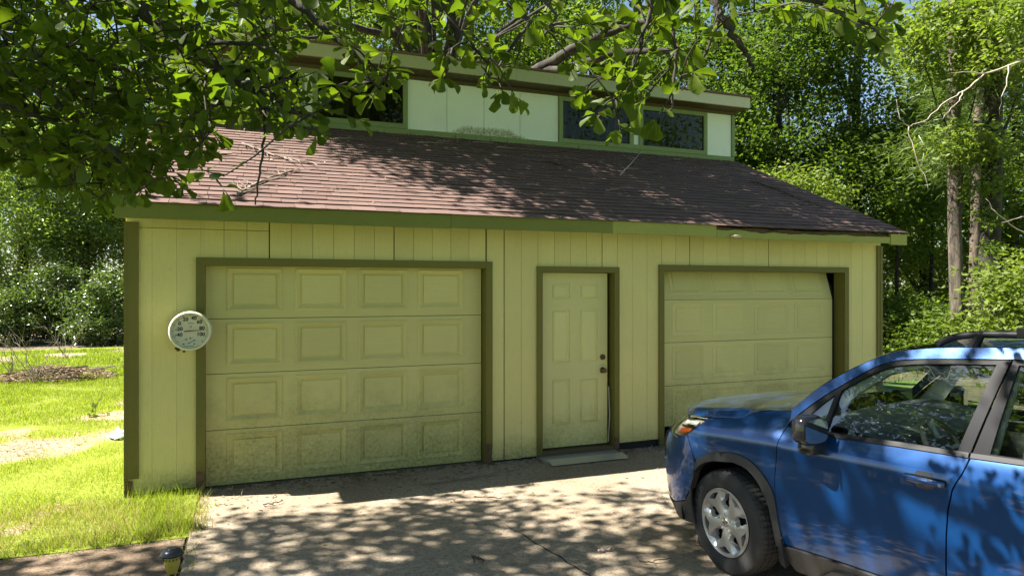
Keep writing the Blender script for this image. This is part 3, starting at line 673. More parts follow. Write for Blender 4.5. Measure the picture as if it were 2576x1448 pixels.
# ================================================================ WALL THERMOMETER
M_white = plain('cream_plastic', (.76, .73, .54), .35, var=.04)
M_dial = plain('dial_face', (.70, .67, .46), .5, var=.05)
M_ink = plain('black_ink', (.02, .02, .022), .5, var=0)
M_red = plain('red_needle', (.22, .015, .02), .4, var=0)
ty = -.172; tx = wx(478, ty); tz = CAM.z-(832-724)/1716.0*((Vector((tx, ty, 0))-CAM).dot(FWD)); TR = 47.5/1716.0*((Vector((tx, ty, 0))-CAM).dot(FWD))*1.04
TH = tag(empty('wall_thermometer', (tx, ty, tz)), 'round cream dial thermometer hung beside the near garage door, reading in the eighties', 'thermometer')
FM = Matrix.Rotation(R(90), 4, 'X')            # local z of lathe -> -y
k = MB(); k.lathe([(TR*.80, -.115), (TR*.97, -.105), (TR, -.09), (TR, .0), (TR*.99, .012), (TR*.965, .021), (TR*.93, .025), (TR*.895, .021), (TR*.878, .010), (TR*.872, -.024), (0, -.024)], 56, FM)
auto_smooth(k.build('case', M_white, TH))
k = MB(); k.lathe([(TR*.868, -.0225), (0, -.0225)], 48, FM); k.build('dial', M_dial, TH)
def text(body, size, loc, name, m, parent, rot=0., M=None, depth=.0008, bold=0.):
    cu = bpy.data.curves.new(name, 'FONT'); cu.body = body; cu.size = size; cu.align_x = 'CENTER'; cu.align_y = 'CENTER'; cu.extrude = depth; cu.resolution_u = 3; cu.offset = bold
    ob = bpy.data.objects.new(name, cu); COL.objects.link(ob); dg = bpy.context.evaluated_depsgraph_get()
    me = bpy.data.meshes.new_from_object(ob.evaluated_get(dg)); bpy.data.objects.remove(ob)
    me.transform(M if M else (Matrix.Translation(loc) @ FM @ Matrix.Rotation(rot, 4, 'Z'))); me.materials.clear()
    return link(name, me, m, parent)
DY = .0205
for s_, u, v in (('20', -.217, .60), ('40', .174, .66), ('60', .446, .456), ('80', .565, .13), ('100', .51, -.20), ('0', -.504, .39), ('-20', -.53, .10), ('-40', -.54, -.20)):
    text(s_, TR*.26, (u*TR*.97, DY, v*TR*.97), 'number', M_ink, TH, bold=.0012)
text('°F', TR*.15, (.017*TR, DY, .185*TR), 'number', M_ink, TH)
k = MB()
for i in range(61):
    a_ = R(225-i*4.5); r0, r1 = (.77, .82) if i % 5 else (.745, .83); w = .005 if i % 5 else .012
    d = Vector((math.cos(a_), 0, math.sin(a_))); s_ = Vector((-d.z, 0, d.x))*w*TR
    k.add([d*r0*TR-s_+Vector((0, .0205, 0)), d*r1*TR-s_+Vector((0, .0205, 0)), d*r1*TR+s_+Vector((0, .0205, 0)), d*r0*TR+s_+Vector((0, .0205, 0))], [(0, 1, 2, 3)])
k.build('tick_scale', M_ink, TH)
k = MB()
for u, v, w in ((.02, .37, .14), (-.05, -.80, .20)):
    for j in range(9):
        a_ = u-w+2*w*j/8.5; k.box(a_*TR, (a_+w*.16)*TR, .0198, .0212, v*TR, (v+.028)*TR)
for u, v in ((-.30, -.67), (-.19, -.44), (.01, -.385), (.18, -.50), (.19, -.67)): k.box((u-.035)*TR, (u+.035)*TR, .0198, .0212, (v-.03)*TR, (v+.03)*TR)
for j in range(9):
    a_ = R(180-j*22.5); d = Vector((math.cos(a_), 0, math.sin(a_))); c = Vector((-.02, 0, -.67))*TR+d*.36*TR; k.box(c.x-.008*TR, c.x+.008*TR, .0198, .0212, c.z-.014*TR, c.z+.014*TR)
k.build('fine_print', M_ink, TH)
def needle(a, b, w, m, name, y):
    a, b = Vector((a[0]*TR, y, a[1]*TR)), Vector((b[0]*TR, y, b[1]*TR)); d = (b-a).normalized(); s_ = Vector((-d.z, 0, d.x))*w*TR; q = Vector((0, -.002, 0)); k = MB()
    P_ = [a-s_, b-s_*.15, b+s_*.15, a+s_]; k.add(P_+[p+q for p in P_], [(3, 2, 1, 0), (4, 5, 6, 7), (0, 1, 5, 4), (1, 2, 6, 5), (2, 3, 7, 6), (3, 0, 4, 7)]); k.build(name, m, TH)
needle((-.27, -.02), (.69, .035), .032, M_red, 'needle', .012); needle((-.10, -.65), (.22, -.47), .018, M_ink, 'humidity_needle', .014)
k = MB(); k.lathe([(.035*TR, -.02), (.035*TR, -.006), (0, -.006)], 10, FM); k.build('hub', M_red, TH)

k = MB(); rr = random.Random(4)
for dx, dz, s_ in ((0, 0, .016), (.05, -.02, .010), (-.02, .012, .009)): k.lathe([(0, s_*.9), (s_*.7, s_*.7), (s_, .2*s_), (s_*1.15, -.004)], 8, Matrix.Translation((wx(448, 0)+dx, -.006, 1.34+dz)) @ FM)
tag(k.build('mud_nest', M_darkwood, None, True), 'small dark mud nests on the siding below the dial thermometer', 'nest', kind='stuff')
# ================================================================ PATH LIGHT
M_cap = plain('black_lamp_plastic', (.02, .02, .022), .35, var=.1, coat=.3)
M_amber = plain('yellowed_lens', (.52, .40, .06), .3, var=.3, scale=30)
pb = gnd(433, 1517, 0)
PL = tag(empty('path_light', pb), 'small solar path light with black cap and yellowed lens on the walkway edge', 'path light')
k = MB(); k.lathe([(0, .338), (.038, .334), (.056, .322), (.066, .306), (.068, .298), (.062, .294), (0, .292)], 28); k.build('cap', M_cap, PL, True)
k = MB(); k.lathe([(0, .3402), (.03, .3395), (.034, .336)], 20); k.build('solar_panel', plain('solar_cell', (.03, .04, .09), .15, var=.2), PL)
k = MB(); k.lathe([(0, .2915), (.046, .2915), (.044, .26), (.0435, .255), (.0455, .253), (.0455, .249), (.0435, .247), (.040, .225), (.032, .200), (.022, .186), (0, .184)], 24); auto_smooth(k.build('lens', M_amber, PL))
k = MB(); k.lathe([(0, .192), (.018, .190), (.016, .176), (.011, .170), (.0105, .0), (.004, -.05)], 12); k.build('stake', M_cap, PL, True)
k = MB()
for j in range(14):
    a_ = j*2*math.pi/14; k.box(.0462*math.cos(a_)-.003, .0462*math.cos(a_)+.003, .0462*math.sin(a_)-.003, .0462*math.sin(a_)+.003, .272, .280)
k.build('vent_slot', M_cap, PL)

# ================================================================ CAR: surface of the body side and of the glass house
def catmull(P,n=24):
    out=[];m=len(P)
    for i in range(m-1):
        p0=P[i-1] if i>0 else tuple(2*a-b for a,b in zip(P[0],P[1]));p1=P[i];p2=P[i+1]
        p3=P[i+2] if i+2<m else tuple(2*a-b for a,b in zip(P[-1],P[-2]))
        for k in range(n):
            u=k/n
            out.append(tuple(.5*(2*b+(c-a)*u+(2*a-5*b+4*c-d)*u*u+(3*b-a-3*c+d)*u**3) for a,b,c,d in zip(p0,p1,p2,p3)))
    out.append(P[-1]);return out
def interp(tab,x):
    if x<=tab[0][0]: return tab[0][1]
    for (a,b),(c,d) in zip(tab,tab[1:]):
        if x<=c: return b+(d-b)*(x-a)/(c-a)
    return tab[-1][1]
def sm(a,b,x):
    u=min(1,max(0,(x-a)/(b-a)));return u*u*(3-2*u)
_front=catmull([(0,.885),(-.25,.882),(-.45,.855),(-.62,.775),(-.76,.64),(-.85,.45),(-.895,.22),(-.905,0.)])
_rear=catmull([(2.67,.885),(3.0,.878),(3.28,.835),(3.45,.74),(3.56,.58),(3.61,.30),(3.62,0.)])
def _arc(pl):
    L=[0.]
    for a,b in zip(pl,pl[1:]): L.append(L[-1]+math.dist(a,b))
    return L
_fl=_arc(_front);_rl=_arc(_rear)
SF=-_fl[-1];SR=2.67+_rl[-1]
def _walk(pl,L,s):
    lo,hi=0,len(L)-1
    while hi-lo>1:
        m=(lo+hi)//2
        if L[m]<=s: lo=m
        else: hi=m
    a,b=pl[lo],pl[hi];u=(s-L[lo])/max(1e-9,L[hi]-L[lo])
    n=math.dist(a,b) or 1
    tx,ty=(b[0]-a[0])/n,(b[1]-a[1])/n
    return (a[0]+(b[0]-a[0])*u,a[1]+(b[1]-a[1])*u),(tx,ty)
def plan(s):
    if s<0:
        p,(tx,ty)=_walk(_front,_fl,-s);return p,(ty,-tx) 
    if s>2.67:
        p,(tx,ty)=_walk(_rear,_rl,s-2.67);return p,(-ty,tx)
    return (s,.885),(0,1)
ZH=[(-1.2,.90),(-.75,.955),(-.5,1.0),(-.25,1.04),(0,1.067),(.3,1.09),(.5,1.085),(.7,1.062),(1.1,1.072),(1.65,1.087),(2.6,1.12),(3.2,1.14),(4.5,1.12)]
def body(s,z):
    (t,w),(nx,ny)=plan(s)
    zh=interp(ZH,s);fr=1-sm(.35,.75,s)
    A=.045+.075*fr;L=.14+.02*fr
    d=A*max(0,1-(zh-z)/L)**2+.05*max(0,(.55-z)/.3)**2
    d+=.010*sm(.93,.86,z)*sm(.55,.8,z)*0-.012*sm(.86,.93,z)*(1-sm(.95,1.0,z))
    nose=1-sm(-1.0,-.42,s)
    d+=nose*(.13*sm(.72,1.02,z)+.05*sm(.38,.24,z))
    return (t-nx*d,w-ny*d,z)
def green(t,z):
    wb=interp([(-.2,.76),(.3,.815),(.8,.84),(1.8,.845),(2.7,.82),(3.6,.76)],t)
    h=z-1.06
    return (t,wb-.30*h-.22*h*h,z)
CAR = tag(empty('parked_car', (4.856, -3.122, 0), (0, 0, R(104.2974))), 'blue crossover car with black cladding and silver wheels parked nose towards the garage', 'car')
def paint():
    m, nt, b = nodes('blue_metallic_paint'); v = coord(nt); n = noise(nt, v, 900, 1)
    L(nt, mix(nt, math_(nt, 'MULTIPLY', n, .5), (.003, .040, .155), (.007, .078, .26)), b.inputs['Base Color']); b.inputs['Metallic'].default_value = .45; b.inputs['Roughness'].default_value = .32
    b.inputs['Coat Weight'].default_value = 1; b.inputs['Coat Roughness'].default_value = .02; b.inputs['Specular IOR Level'].default_value = .5; return m
M_paint = paint()
M_clad = plain('black_cladding_plastic', (.035, .035, .036), .5, var=.12, scale=3, bmp=.25, bscale=400)
M_gloss = plain('gloss_black', (.012, .012, .014), .15, var=0, coat=.5)
M_satin = plain('satin_black_trim', (.012, .012, .014), .5, var=0, spec=.18)
M_liner = plain('wheel_liner_black', (.006, .006, .006), .95, var=0)
M_glassc = glass('car_window_glass', (.70, .79, .75), .04, 2.3)
M_wind = glass('windscreen_glass', (.85, .92, .90), .0)
M_lens = glass('headlight_lens', (.93, .93, .90), .06)
M_alloy = plain('silver_wheel', (.50, .50, .49), .32, metal=.75, var=.06)
M_tyre = plain('tyre_rubber', (.028, .027, .026), .8, var=.35, scale=14, bmp=.2, bscale=120)
M_orange = plain('orange_reflector', (.75, .13, .015), .25, var=.1, coat=.6)
M_chrome = plain('chrome', (.75, .75, .76), .12, metal=1, var=0)
M_reflector = plain('lamp_reflector', (.38, .37, .33), .3, metal=.5, var=.2, scale=30)
M_seat = plain('grey_seat_fabric', (.16, .165, .16), .9, var=.1)
M_liningl = plain('pale_lining', (.62, .62, .56), .85, var=.05)
M_dash = plain('dark_dashboard', (.10, .105, .095), .6, var=.15)
def V3(p, side=1): return Vector((-p[0], p[1]*side, p[2]))
def nrm_of(fn, s, z):
    a = V3(fn(s+.004, z))-V3(fn(s-.004, z)); b = V3(fn(s, z+.004))-V3(fn(s, z-.004)); n = a.cross(b)
    if n.length < 1e-12: return Vector((0, 1, 0))
    n.normalize(); c = V3(fn(s, z)); 
    return n if n.dot(c-Vector((-1.35, 0, min(c.z, .9)))) > 0 else -n
def inpoly(x, y, P):
    c = False; j = len(P)-1
    for i in range(len(P)):
        if (P[i][1] > y) != (P[j][1] > y) and x < (P[j][0]-P[i][0])*(y-P[i][1])/(P[j][1]-P[i][1])+P[i][0]: c = not c
        j = i
    return c
def dens(P, st):
    out = []
    for a, b in zip(P, P[1:]+P[:1]):
        n = max(1, int(math.dist(a, b)/st)); out += [(a[0]+(b[0]-a[0])*i/n, a[1]+(b[1]-a[1])*i/n) for i in range(n)]
    return out
def shrink(P, g):
    A = sum(a[0]*b[1]-b[0]*a[1] for a, b in zip(P, P[1:]+P[:1])); sg = 1 if A > 0 else -1; out = []
    for i, p in enumerate(P):
        a, b = P[i-1], P[(i+1) % len(P)]; tx, ty_ = b[0]-a[0], b[1]-a[1]; l = math.hypot(tx, ty_) or 1
        out.append((p[0]-ty_/l*g*sg, p[1]+tx/l*g*sg))
    return out
def panel(name, fn, P, m, holes=(), off=0., rim=.02, st=.035, gap=.0022, sides=(1, -1), parent=None, rimmat=None):
    P = shrink(dens(P, st), gap); H = [dens(h, st) for h in holes]
    pts = list(P); ed = [(i, (i+1) % len(P)) for i in range(len(P))]
    for h in H:
        n = len(pts); pts += h; ed += [(n+i, n+(i+1) % len(h)) for i in range(len(h))]
    x0, x1 = min(p[0] for p in P), max(p[0] for p in P); y0, y1 = min(p[1] for p in P), max(p[1] for p in P)
    arr = np.array(pts); nb = len(pts)
    ny = max(1, int((y1-y0)/st)); nx = max(1, int((x1-x0)/st))
    for j in range(1, ny+1):
        for i in range(1, nx+1):
            q = (x0+(x1-x0)*(i-.5)/nx, y0+(y1-y0)*(j-.5)/ny)
            if inpoly(*q, P) and not any(inpoly(*q, h) for h in H) and np.min(np.hypot(arr[:nb, 0]-q[0], arr[:nb, 1]-q[1])) > st*.45: pts.append(q)
    r = delaunay_2d_cdt([Vector(p) for p in pts], ed, [], 0, 1e-6)
    v2, tris = r[0], r[2]
    good = []
    for t in tris:
        cx = sum(v2[i][0] for i in t)/len(t); cy = sum(v2[i][1] for i in t)/len(t)
        if inpoly(cx, cy, P) and not any(inpoly(cx, cy, h) for h in H): good.append(tuple(t))
    objs = []
    for side in sides:
        vs = []; fs = []; nr = []
        for v in v2:
            n = nrm_of(fn, v[0], v[1]); nr.append(n); p = V3(fn(v[0], v[1]))+n*off; vs.append(Vector((p.x, p.y*side, p.z)))
        for t in good:
            a, b, c = (vs[i] for i in t[:3]); n = nr[t[0]]; n = Vector((n.x, n.y*side, n.z)); fs.append(t if (b-a).cross(c-a).dot(n) > 0 else t[::-1])
        ns = len(fs)
        if rim:
            for ring in [P]+H:
                base = len(vs); k_ = len(ring)
                for p in ring:
                    n = nrm_of(fn, *p); q = V3(fn(*p))+n*off
                    for dd in (0, -rim): w = q+n*dd; vs.append(Vector((w.x, w.y*side, w.z)))
                for i in range(k_):
                    a, b = base+2*i, base+2*((i+1) % k_); fs.append((a, b, b+1, a+1))
        me = bpy.data.meshes.new(name); me.from_pydata(vs, [], fs); me.polygons.foreach_set('use_smooth', [i < ns for i in range(len(fs))])
        objs.append(link(name, me, m, parent or CAR))
    return objs
# ---- outlines in (length along the side, height); lengths run rearwards from the front axle
cutF = [(.385, 1.053), (.373, 1.0), (.354, .855), (.341, .73), (.345, .60), (.352, .53), (.369, .44), (.387, .325)]
cutR = [(1.405, 1.068), (1.395, 1.02), (1.383, .983), (1.342, .894), (1.322, .80), (1.313, .66), (1.311, .458), (1.311, .332)]
archO = [(-.285, .62), (-.275, .701), (-.211, .758), (-.155, .788), (-.09, .81), (.038, .826), (.105, .818), (.161, .804), (.21, .777), (.253, .743), (.292, .70), (.323, .658), (.345, .60), (.358, .534), (.372, .44), (.387, .325)]
archI = [(-.325, .50), (-.309, .581), (-.28, .64), (-.242, .684), (-.19, .718), (-.12, .742), (.038, .765), (.10, .757), (.148, .743), (.20, .705), (.24, .661), (.278, .60), (.304, .541), (.322, .46), (.331, .377), (.335, .30)]
hoodE = [(-.464, .994), (-.36, 1.003), (-.225, 1.013), (-.10, 1.028), (.022, 1.043), (.069, 1.066), (.122, 1.096), (.22, 1.116), (.343, 1.131), (.40, 1.150)]
bumpL = [(-.36, .876), (-.335, .82), (-.305, .755), (-.277, .70)]
panel('fender', body, [(.385, 1.062)]+cutF[1:4]+[(.345, .605)]+archO[1:13][::-1]+bumpL[::-1]+[(-.281, .937), (-.225, 1.010)]+hoodE[3:9]+[(.372, 1.10)], M_paint)
panel('wheel_arch_trim', body, archO+archI[::-1], M_clad, off=.010, rim=.06, gap=0)
panel('front_bumper', body, [(-.362, .874), (-.337, .82), (-.307, .755), (-.282, .69), (-.33, .50), (-.40, .40), (-.56, .345), (-.80, .345), (-1.1, .345), (SF+.005, .345), (SF+.005, .86), (-1.1, .86), (-.8, .845), (-.60, .836), (-.476, .836)], M_paint)
panel('front_lower_bumper', body, [(-.318, .52), (-.325, .40), (-.318, .25), (-.5, .235), (-.8, .235), (SF+.005, .235), (SF+.005, .342), (-.8, .342), (-.56, .342), (-.40, .397), (-.345, .46)], M_clad, off=.008)
panel('grille', body, [(-.80, .862), (SF+.01, .862), (SF+.01, .55), (-1.0, .55), (-.84, .60)], M_gloss, off=.012)
lamp = [(-.228, 1.008), (-.284, .936), (-.36, .879), (-.42, .85), (-.478, .838), (-.60, .845), (-.72, .86), (-.74, .93), (-.60, .985), (-.464, .991), (-.36, 1.0)]
for o in panel('headlight', body, lamp, M_lens, rim=.01, gap=.003):
    s_ = 1 if o.data.vertices[0].co.y > 0 else -1
    panel('lamp_bowl', body, lamp, M_reflector, off=-.028, rim=.0, gap=.006, sides=(s_,), parent=o)
    panel('orange_reflector', body, [(-.345, .90), (-.44, .862), (-.475, .868), (-.455, .912), (-.40, .93), (-.325, .93)], M_orange, off=-.010, rim=.008, gap=.002, st=.02, sides=(s_,), parent=o)
    panel('lamp_bar', body, [(-.30, .955), (-.43, .948), (-.45, .972), (-.29, .982)], M_liningl, off=-.010, rim=.01, gap=.002, st=.02, sides=(s_,), parent=o)
    panel('lamp_bezel', body, [(-.285, .942), (-.335, .905), (-.325, .937), (-.46, .922), (-.47, .94), (-.30, .951)], M_gloss, off=-.010, rim=.008, gap=.001, st=.02, sides=(s_,), parent=o)
belt = [(.385, 1.053), (.52, 1.046), (.663, 1.043), (.86, 1.052), (1.062, 1.060), (1.25, 1.065), (1.405, 1.068)]
fd = panel('front_door', body, belt[::-1]+cutF[1:]+[(.529, .331), (.772, .335), (1.0, .333)]+cutR[::-1][:-1], M_paint)
cutQ = [(2.42, 1.10), (2.41, 1.0), (2.38, .90), (2.32, .76), (2.27, .66), (2.22, .52), (2.16, .42), (2.10, .335)]
beltR = [(1.412, 1.069), (1.633, 1.078), (2.0, 1.092), (2.42, 1.108)]
rd = panel('rear_door', body, [(a+.003, b) for a, b in cutR[1:]][::-1]+beltR+cutQ[1:], M_paint)
def arc(c, r, a0, a1, n=14): return [(c[0]+r*math.cos(R(a0+(a1-a0)*i/n)), c[1]+r*math.sin(R(a0+(a1-a0)*i/n))) for i in range(n+1)]
RA = arc((2.67, .345), .47, 172, 8)
panel('quarter_panel', body, [(2.425, 1.108)]+[(a+.004, b) for a, b in cutQ[1:4]]+[p for p in RA if p[1] > .5]+[(3.25, .62), (3.62, .66), (3.66, .82), (3.62, 1.06), (3.3, 1.13), (2.9, 1.13)], M_paint)
panel('wheel_arch_trim', body, RA+arc((2.67, .345), .40, 8, 172), M_clad, off=.010, rim=.06, gap=0)
panel('rear_bumper', body, [(3.15, .28), (SR-.005, .28), (SR-.005, .66), (3.62, .65), (3.25, .61), (3.17, .5)], M_clad, off=.012)
panel('tailgate', body, [(3.70, .67), (SR-.005, .67), (SR-.005, 1.12), (3.70, 1.10)], M_paint)
panel('tail_light', body, [(3.40, .95), (3.69, .92), (3.69, 1.10), (3.42, 1.11)], plain('red_lens', (.35, .01, .01), .15, var=0, coat=1), off=.008)
# sill cladding with its raised crest
panel('sill_cladding', body, [(.392, .318), (.529, .326), (.772, .330), (1.0, .328), (1.311, .327), (2.10, .330), (2.16, .25), (2.12, .175), (.45, .175), (.40, .24)], M_clad, off=.016, rim=.05)
panel('sill_crest', body, [(.60, .20), (.70, .275), (.80, .292), (1.1, .290), (2.0, .292), (2.07, .20), (2.0, .185), (.62, .185)], M_clad, off=.034, rim=.03)
panel('window_seal', body, [(.40, 1.072), (.52, 1.066), (.663, 1.062), (1.062, 1.078), (1.40, 1.086), (1.40, 1.062), (1.25, 1.060), (1.062, 1.055), (.663, 1.039), (.40, 1.048)], M_satin, off=.006, rim=.012, gap=.0)
panel('window_seal', body, [(1.41, 1.086), (2.0, 1.108), (2.42, 1.124), (2.42, 1.104), (2.0, 1.088), (1.633, 1.074), (1.41, 1.064)], M_satin, off=.006, rim=.012, gap=.0)
# dark shell behind the panel gaps
panel('inner_shell', body, [(.36, .22), (2.15, .22), (2.35, .8), (2.42, 1.0), (3.2, 1.05), (3.2, .95), (2.45, .92), (2.3, 1.01), (.40, .99), (.30, .87), (.34, .7)], M_liner, off=-.028, rim=0, st=.08)
# ---- glass house
sil = [(.40, 1.157), (.56, 1.317), (.707, 1.421), (.80, 1.476), (.883, 1.523), (.93, 1.542), (.984, 1.557), (1.07, 1.573), (1.165, 1.586), (1.35, 1.602), (1.558, 1.613), (2.0, 1.618), (2.6, 1.605), (3.0, 1.58)]
dlo = [(.397, 1.075), (.46, 1.142), (.528, 1.205), (.61, 1.275), (.694, 1.337), (.78, 1.402), (.858, 1.454), (.92, 1.485), (.996, 1.507), (1.08, 1.518), (1.177, 1.527), (1.35, 1.541), (1.516, 1.552)]
dloR = [(1.522, 1.553), (2.0, 1.562), (2.5, 1.555), (2.85, 1.53)]
panel('roof_side', green, sil+[(3.15, 1.50), (3.32, 1.36), (3.45, 1.15), (3.30, 1.14), (3.12, 1.20), (3.0, 1.42)]+(dlo+dloR)[::-1], M_paint, rim=.012)
panel('door_frame', green, dlo+[(1.403, 1.084), (1.062, 1.076), (.663, 1.06), (.50, 1.062)], M_satin, off=-.004, rim=.02,
      holes=[[(.645, 1.068), (.69, 1.306), (.78, 1.372), (.85, 1.418), (.91, 1.451), (.97, 1.475), (1.056, 1.491), (1.25, 1.51), (1.455, 1.524), (1.40, 1.30), (1.345, 1.088), (1.062, 1.082)], [(.475, 1.085), (.54, 1.162), (.60, 1.225), (.658, 1.278), (.618, 1.085)]])
panel('rear_door_frame', green, dloR[:3]+[(2.52, 1.52), (2.40, 1.12), (2.0, 1.10), (1.41, 1.084)], M_satin, off=-.004, rim=.02, holes=[[(1.55, 1.529), (2.0, 1.538), (2.40, 1.53), (2.30, 1.135), (2.0, 1.115), (1.487, 1.098)]])
panel('quarter_pane', green, [(2.52, 1.54), (2.84, 1.52), (2.98, 1.42), (3.1, 1.21), (2.43, 1.13)], M_gloss, off=-.006, rim=.01)
panel('side_window', green, [(.64, 1.055), (.685, 1.31), (.85, 1.425), (.91, 1.458), (.97, 1.482), (1.056, 1.498), (1.25, 1.517), (1.465, 1.53), (1.34, 1.06)], M_glassc, off=-.016, rim=.003, gap=0, st=.06)
panel('side_window', green, [(.46, 1.075), (.54, 1.17), (.665, 1.288), (.61, 1.075)], M_glassc, off=-.012, rim=.003, gap=0, st=.05)
panel('side_window', green, [(1.545, 1.535), (2.0, 1.545), (2.41, 1.537), (2.31, 1.12), (2.0, 1.10), (1.48, 1.08)], M_glassc, off=-.016, rim=.003, gap=0, st=.06)
def loft(name, left, mid, m, parent=None, n=14, pw=2., inset=0., pz=None):
    """a sheet across the car from the left edge through the middle line to the mirrored edge"""
    k = MB(); vs = []
    for (tl, wl, zl), (tm, zm) in zip(left, mid):
        for i in range(n+1):
            v = -1+2*i/n; a = abs(v)**pw; az = abs(v)**(pz or pw); vs.append(V3((tm+(tl-tm)*a, -v*(wl-inset), zm+(zl-zm)*az)))
    fs = [(j*(n+1)+i, j*(n+1)+i+1, (j+1)*(n+1)+i+1, (j+1)*(n+1)+i) for j in range(len(left)-1) for i in range(n)]
    k.add(vs, fs); return k.build(name, m, parent or CAR, True)
hl = catmull([body(*p) for p in hoodE], 4)
u_ = [i/(len(hl)-1) for i in range(len(hl))]
hood = loft('hood', [(p[0], p[1], p[2]+.001) for p in hl], [(-.80+1.10*u**.9, interp([(0, .975), (.08, 1.008), (.25, 1.048), (.6, 1.102), (1, 1.150)], u)) for u in u_], M_paint, n=60, pw=2.3, pz=2.0)
for v in hood.data.vertices:      # rolled shoulder along the hood edge
    j, i = divmod(v.index, 61); a = abs(-1+2*i/60); e = max(.006, min(.045, 1.094-hl[j][2]))*sm(0, .12, u_[j])+.012*(1-sm(0, .12, u_[j]))
    v.co.z += e*sm(1.0, .90, a)-e*.55*(1-a*a)
k = MB(); front = hl[0]      # closing lip of the hood over the grille
lip = [V3((-.80+(front[0]+.80)*abs(v)**2.3, -v*front[1], .985+(front[2]-.985)*abs(v)**5)) for v in [-1+i/10 for i in range(21)]]
k.add(lip+[p+Vector((.012, 0, -.05)) for p in lip], [(i, i+21, i+22, i+1) for i in range(20)]); k.build('hood_lip', M_paint, CAR, True)
ap = [green(*p) for p in catmull(sil[:9], 3)]; n_ = len(ap)
loft('windscreen', ap, [(p[0]-.13+.06*i/n_, p[2]+.010) for i, p in enumerate(ap)], M_wind, n=14)
rf = [green(*p) for p in catmull(sil[8:], 3)]
loft('roof', rf, [(p[0]-.07+.07*i/(len(rf)-1), p[2]+.022) for i, p in enumerate(rf)], M_paint, n=18)
rr_ = [green(*p) for p in [(3.0, 1.58), (3.15, 1.50), (3.32, 1.36), (3.45, 1.15)]]
loft('rear_window', rr_, [(p[0]+.06, p[2]+.03) for p in rr_], M_gloss)
cw = [body(.343, 1.131), (.40, .72, 1.157)]
loft('cowl', [(.343, .70, 1.118), (.42, .74, 1.15)], [(.28, 1.155), (.33, 1.150)], M_clad)
# roof rails
for s_ in (1, -1):
    rp = [green(1.14, 1.586), green(1.22, 1.60), green(1.34, 1.61), green(1.6, 1.615), green(2.2, 1.618), green(2.7, 1.60), green(2.85, 1.588)]
    hs = [.002, .030, .042, .047, .048, .042, .008]
    k = MB(); P_ = [V3((p[0], p[1]-.055, p[2]+h+.012), s_) for p, h in zip(rp, hs)]; k.tube(catmull([tuple(p) for p in P_], 4), .019, 8)
    rail = k.build('roof_rail', M_satin, CAR, True)
    for tt in (1.36, 2.62):
        p = V3(green(tt, 1.612), s_); k = MB(); q = p-Vector((0, .055*s_, 0)); k.tube([q+Vector((.05, 0, -.02)), q+Vector((0, 0, .07))], [.03, .018], 8); k.build('rail_foot', M_satin, rail)
    p = V3(green(1.62, 1.615), s_)-Vector((0, .055*s_, -.065)); k = MB(); k.box(p.x-.10, p.x+.10, p.y-.035, p.y+.035, p.z-.02, p.z+.03); o = k.build('rack_clamp', M_gloss, rail)
k = MB(); k.tube([V3((1.62, w, 1.712+.0*w)) for w in (-.60, -.3, 0, .3, .60)], .017, 8); k.build('roof_bar', M_satin, CAR, True)
# ---- mirrors, handles
def blob(name, c, sx, sy, sz, m, parent, e=3., n=18, M=None):
    vs = []; fs = []; sg = lambda x, p: math.copysign(abs(x)**(2/p), x)
    for j in range(n+1):
        a = -math.pi/2+math.pi*j/n
        for i in range(n*2):
            b = math.pi*i/n; p = Vector((sx*sg(math.cos(a), e)*sg(math.cos(b), e), sy*sg(math.cos(a), e)*sg(math.sin(b), e), sz*sg(math.sin(a), e)))
            vs.append((M @ p if M else p)+Vector(c))
    for j in range(n):
        for i in range(2*n): fs.append((j*2*n+i, j*2*n+(i+1) % (2*n), (j+1)*2*n+(i+1) % (2*n), (j+1)*2*n+i))
    k = MB(); k.add(vs, fs); return k.build(name, m, parent, True)
for s_ in (1, -1):
    mr = tag(empty('door_mirror'), None); mr.parent = CAR; mr.location = V3((.625, .985, 1.088), s_)
    Mz = Matrix.Rotation(R(-12*s_), 4, 'Z')
    blob('mirror_shell', (0, 0, .005), .058, .098, .085, M_gloss, mr, 3.2, 14, Mz)
    blob('mirror_base', (.005, -.055*s_, -.105), .055, .085, .045, M_gloss, mr, 3.4, 12, Mz)
    k = MB(); pts = []
    for i in range(24):
        a = 2*math.pi*i/24; p = Mz @ Vector((-.063, .088*math.copysign(abs(math.cos(a))**.6, math.cos(a)), .07*math.copysign(abs(math.sin(a))**.6, math.sin(a))+.005)); pts.append(p)
    k.add(pts, [tuple(range(24))]); k.build('mirror_glass', plain('mirror_glass', (.55, .6, .6), .03, metal=1, var=0), mr)
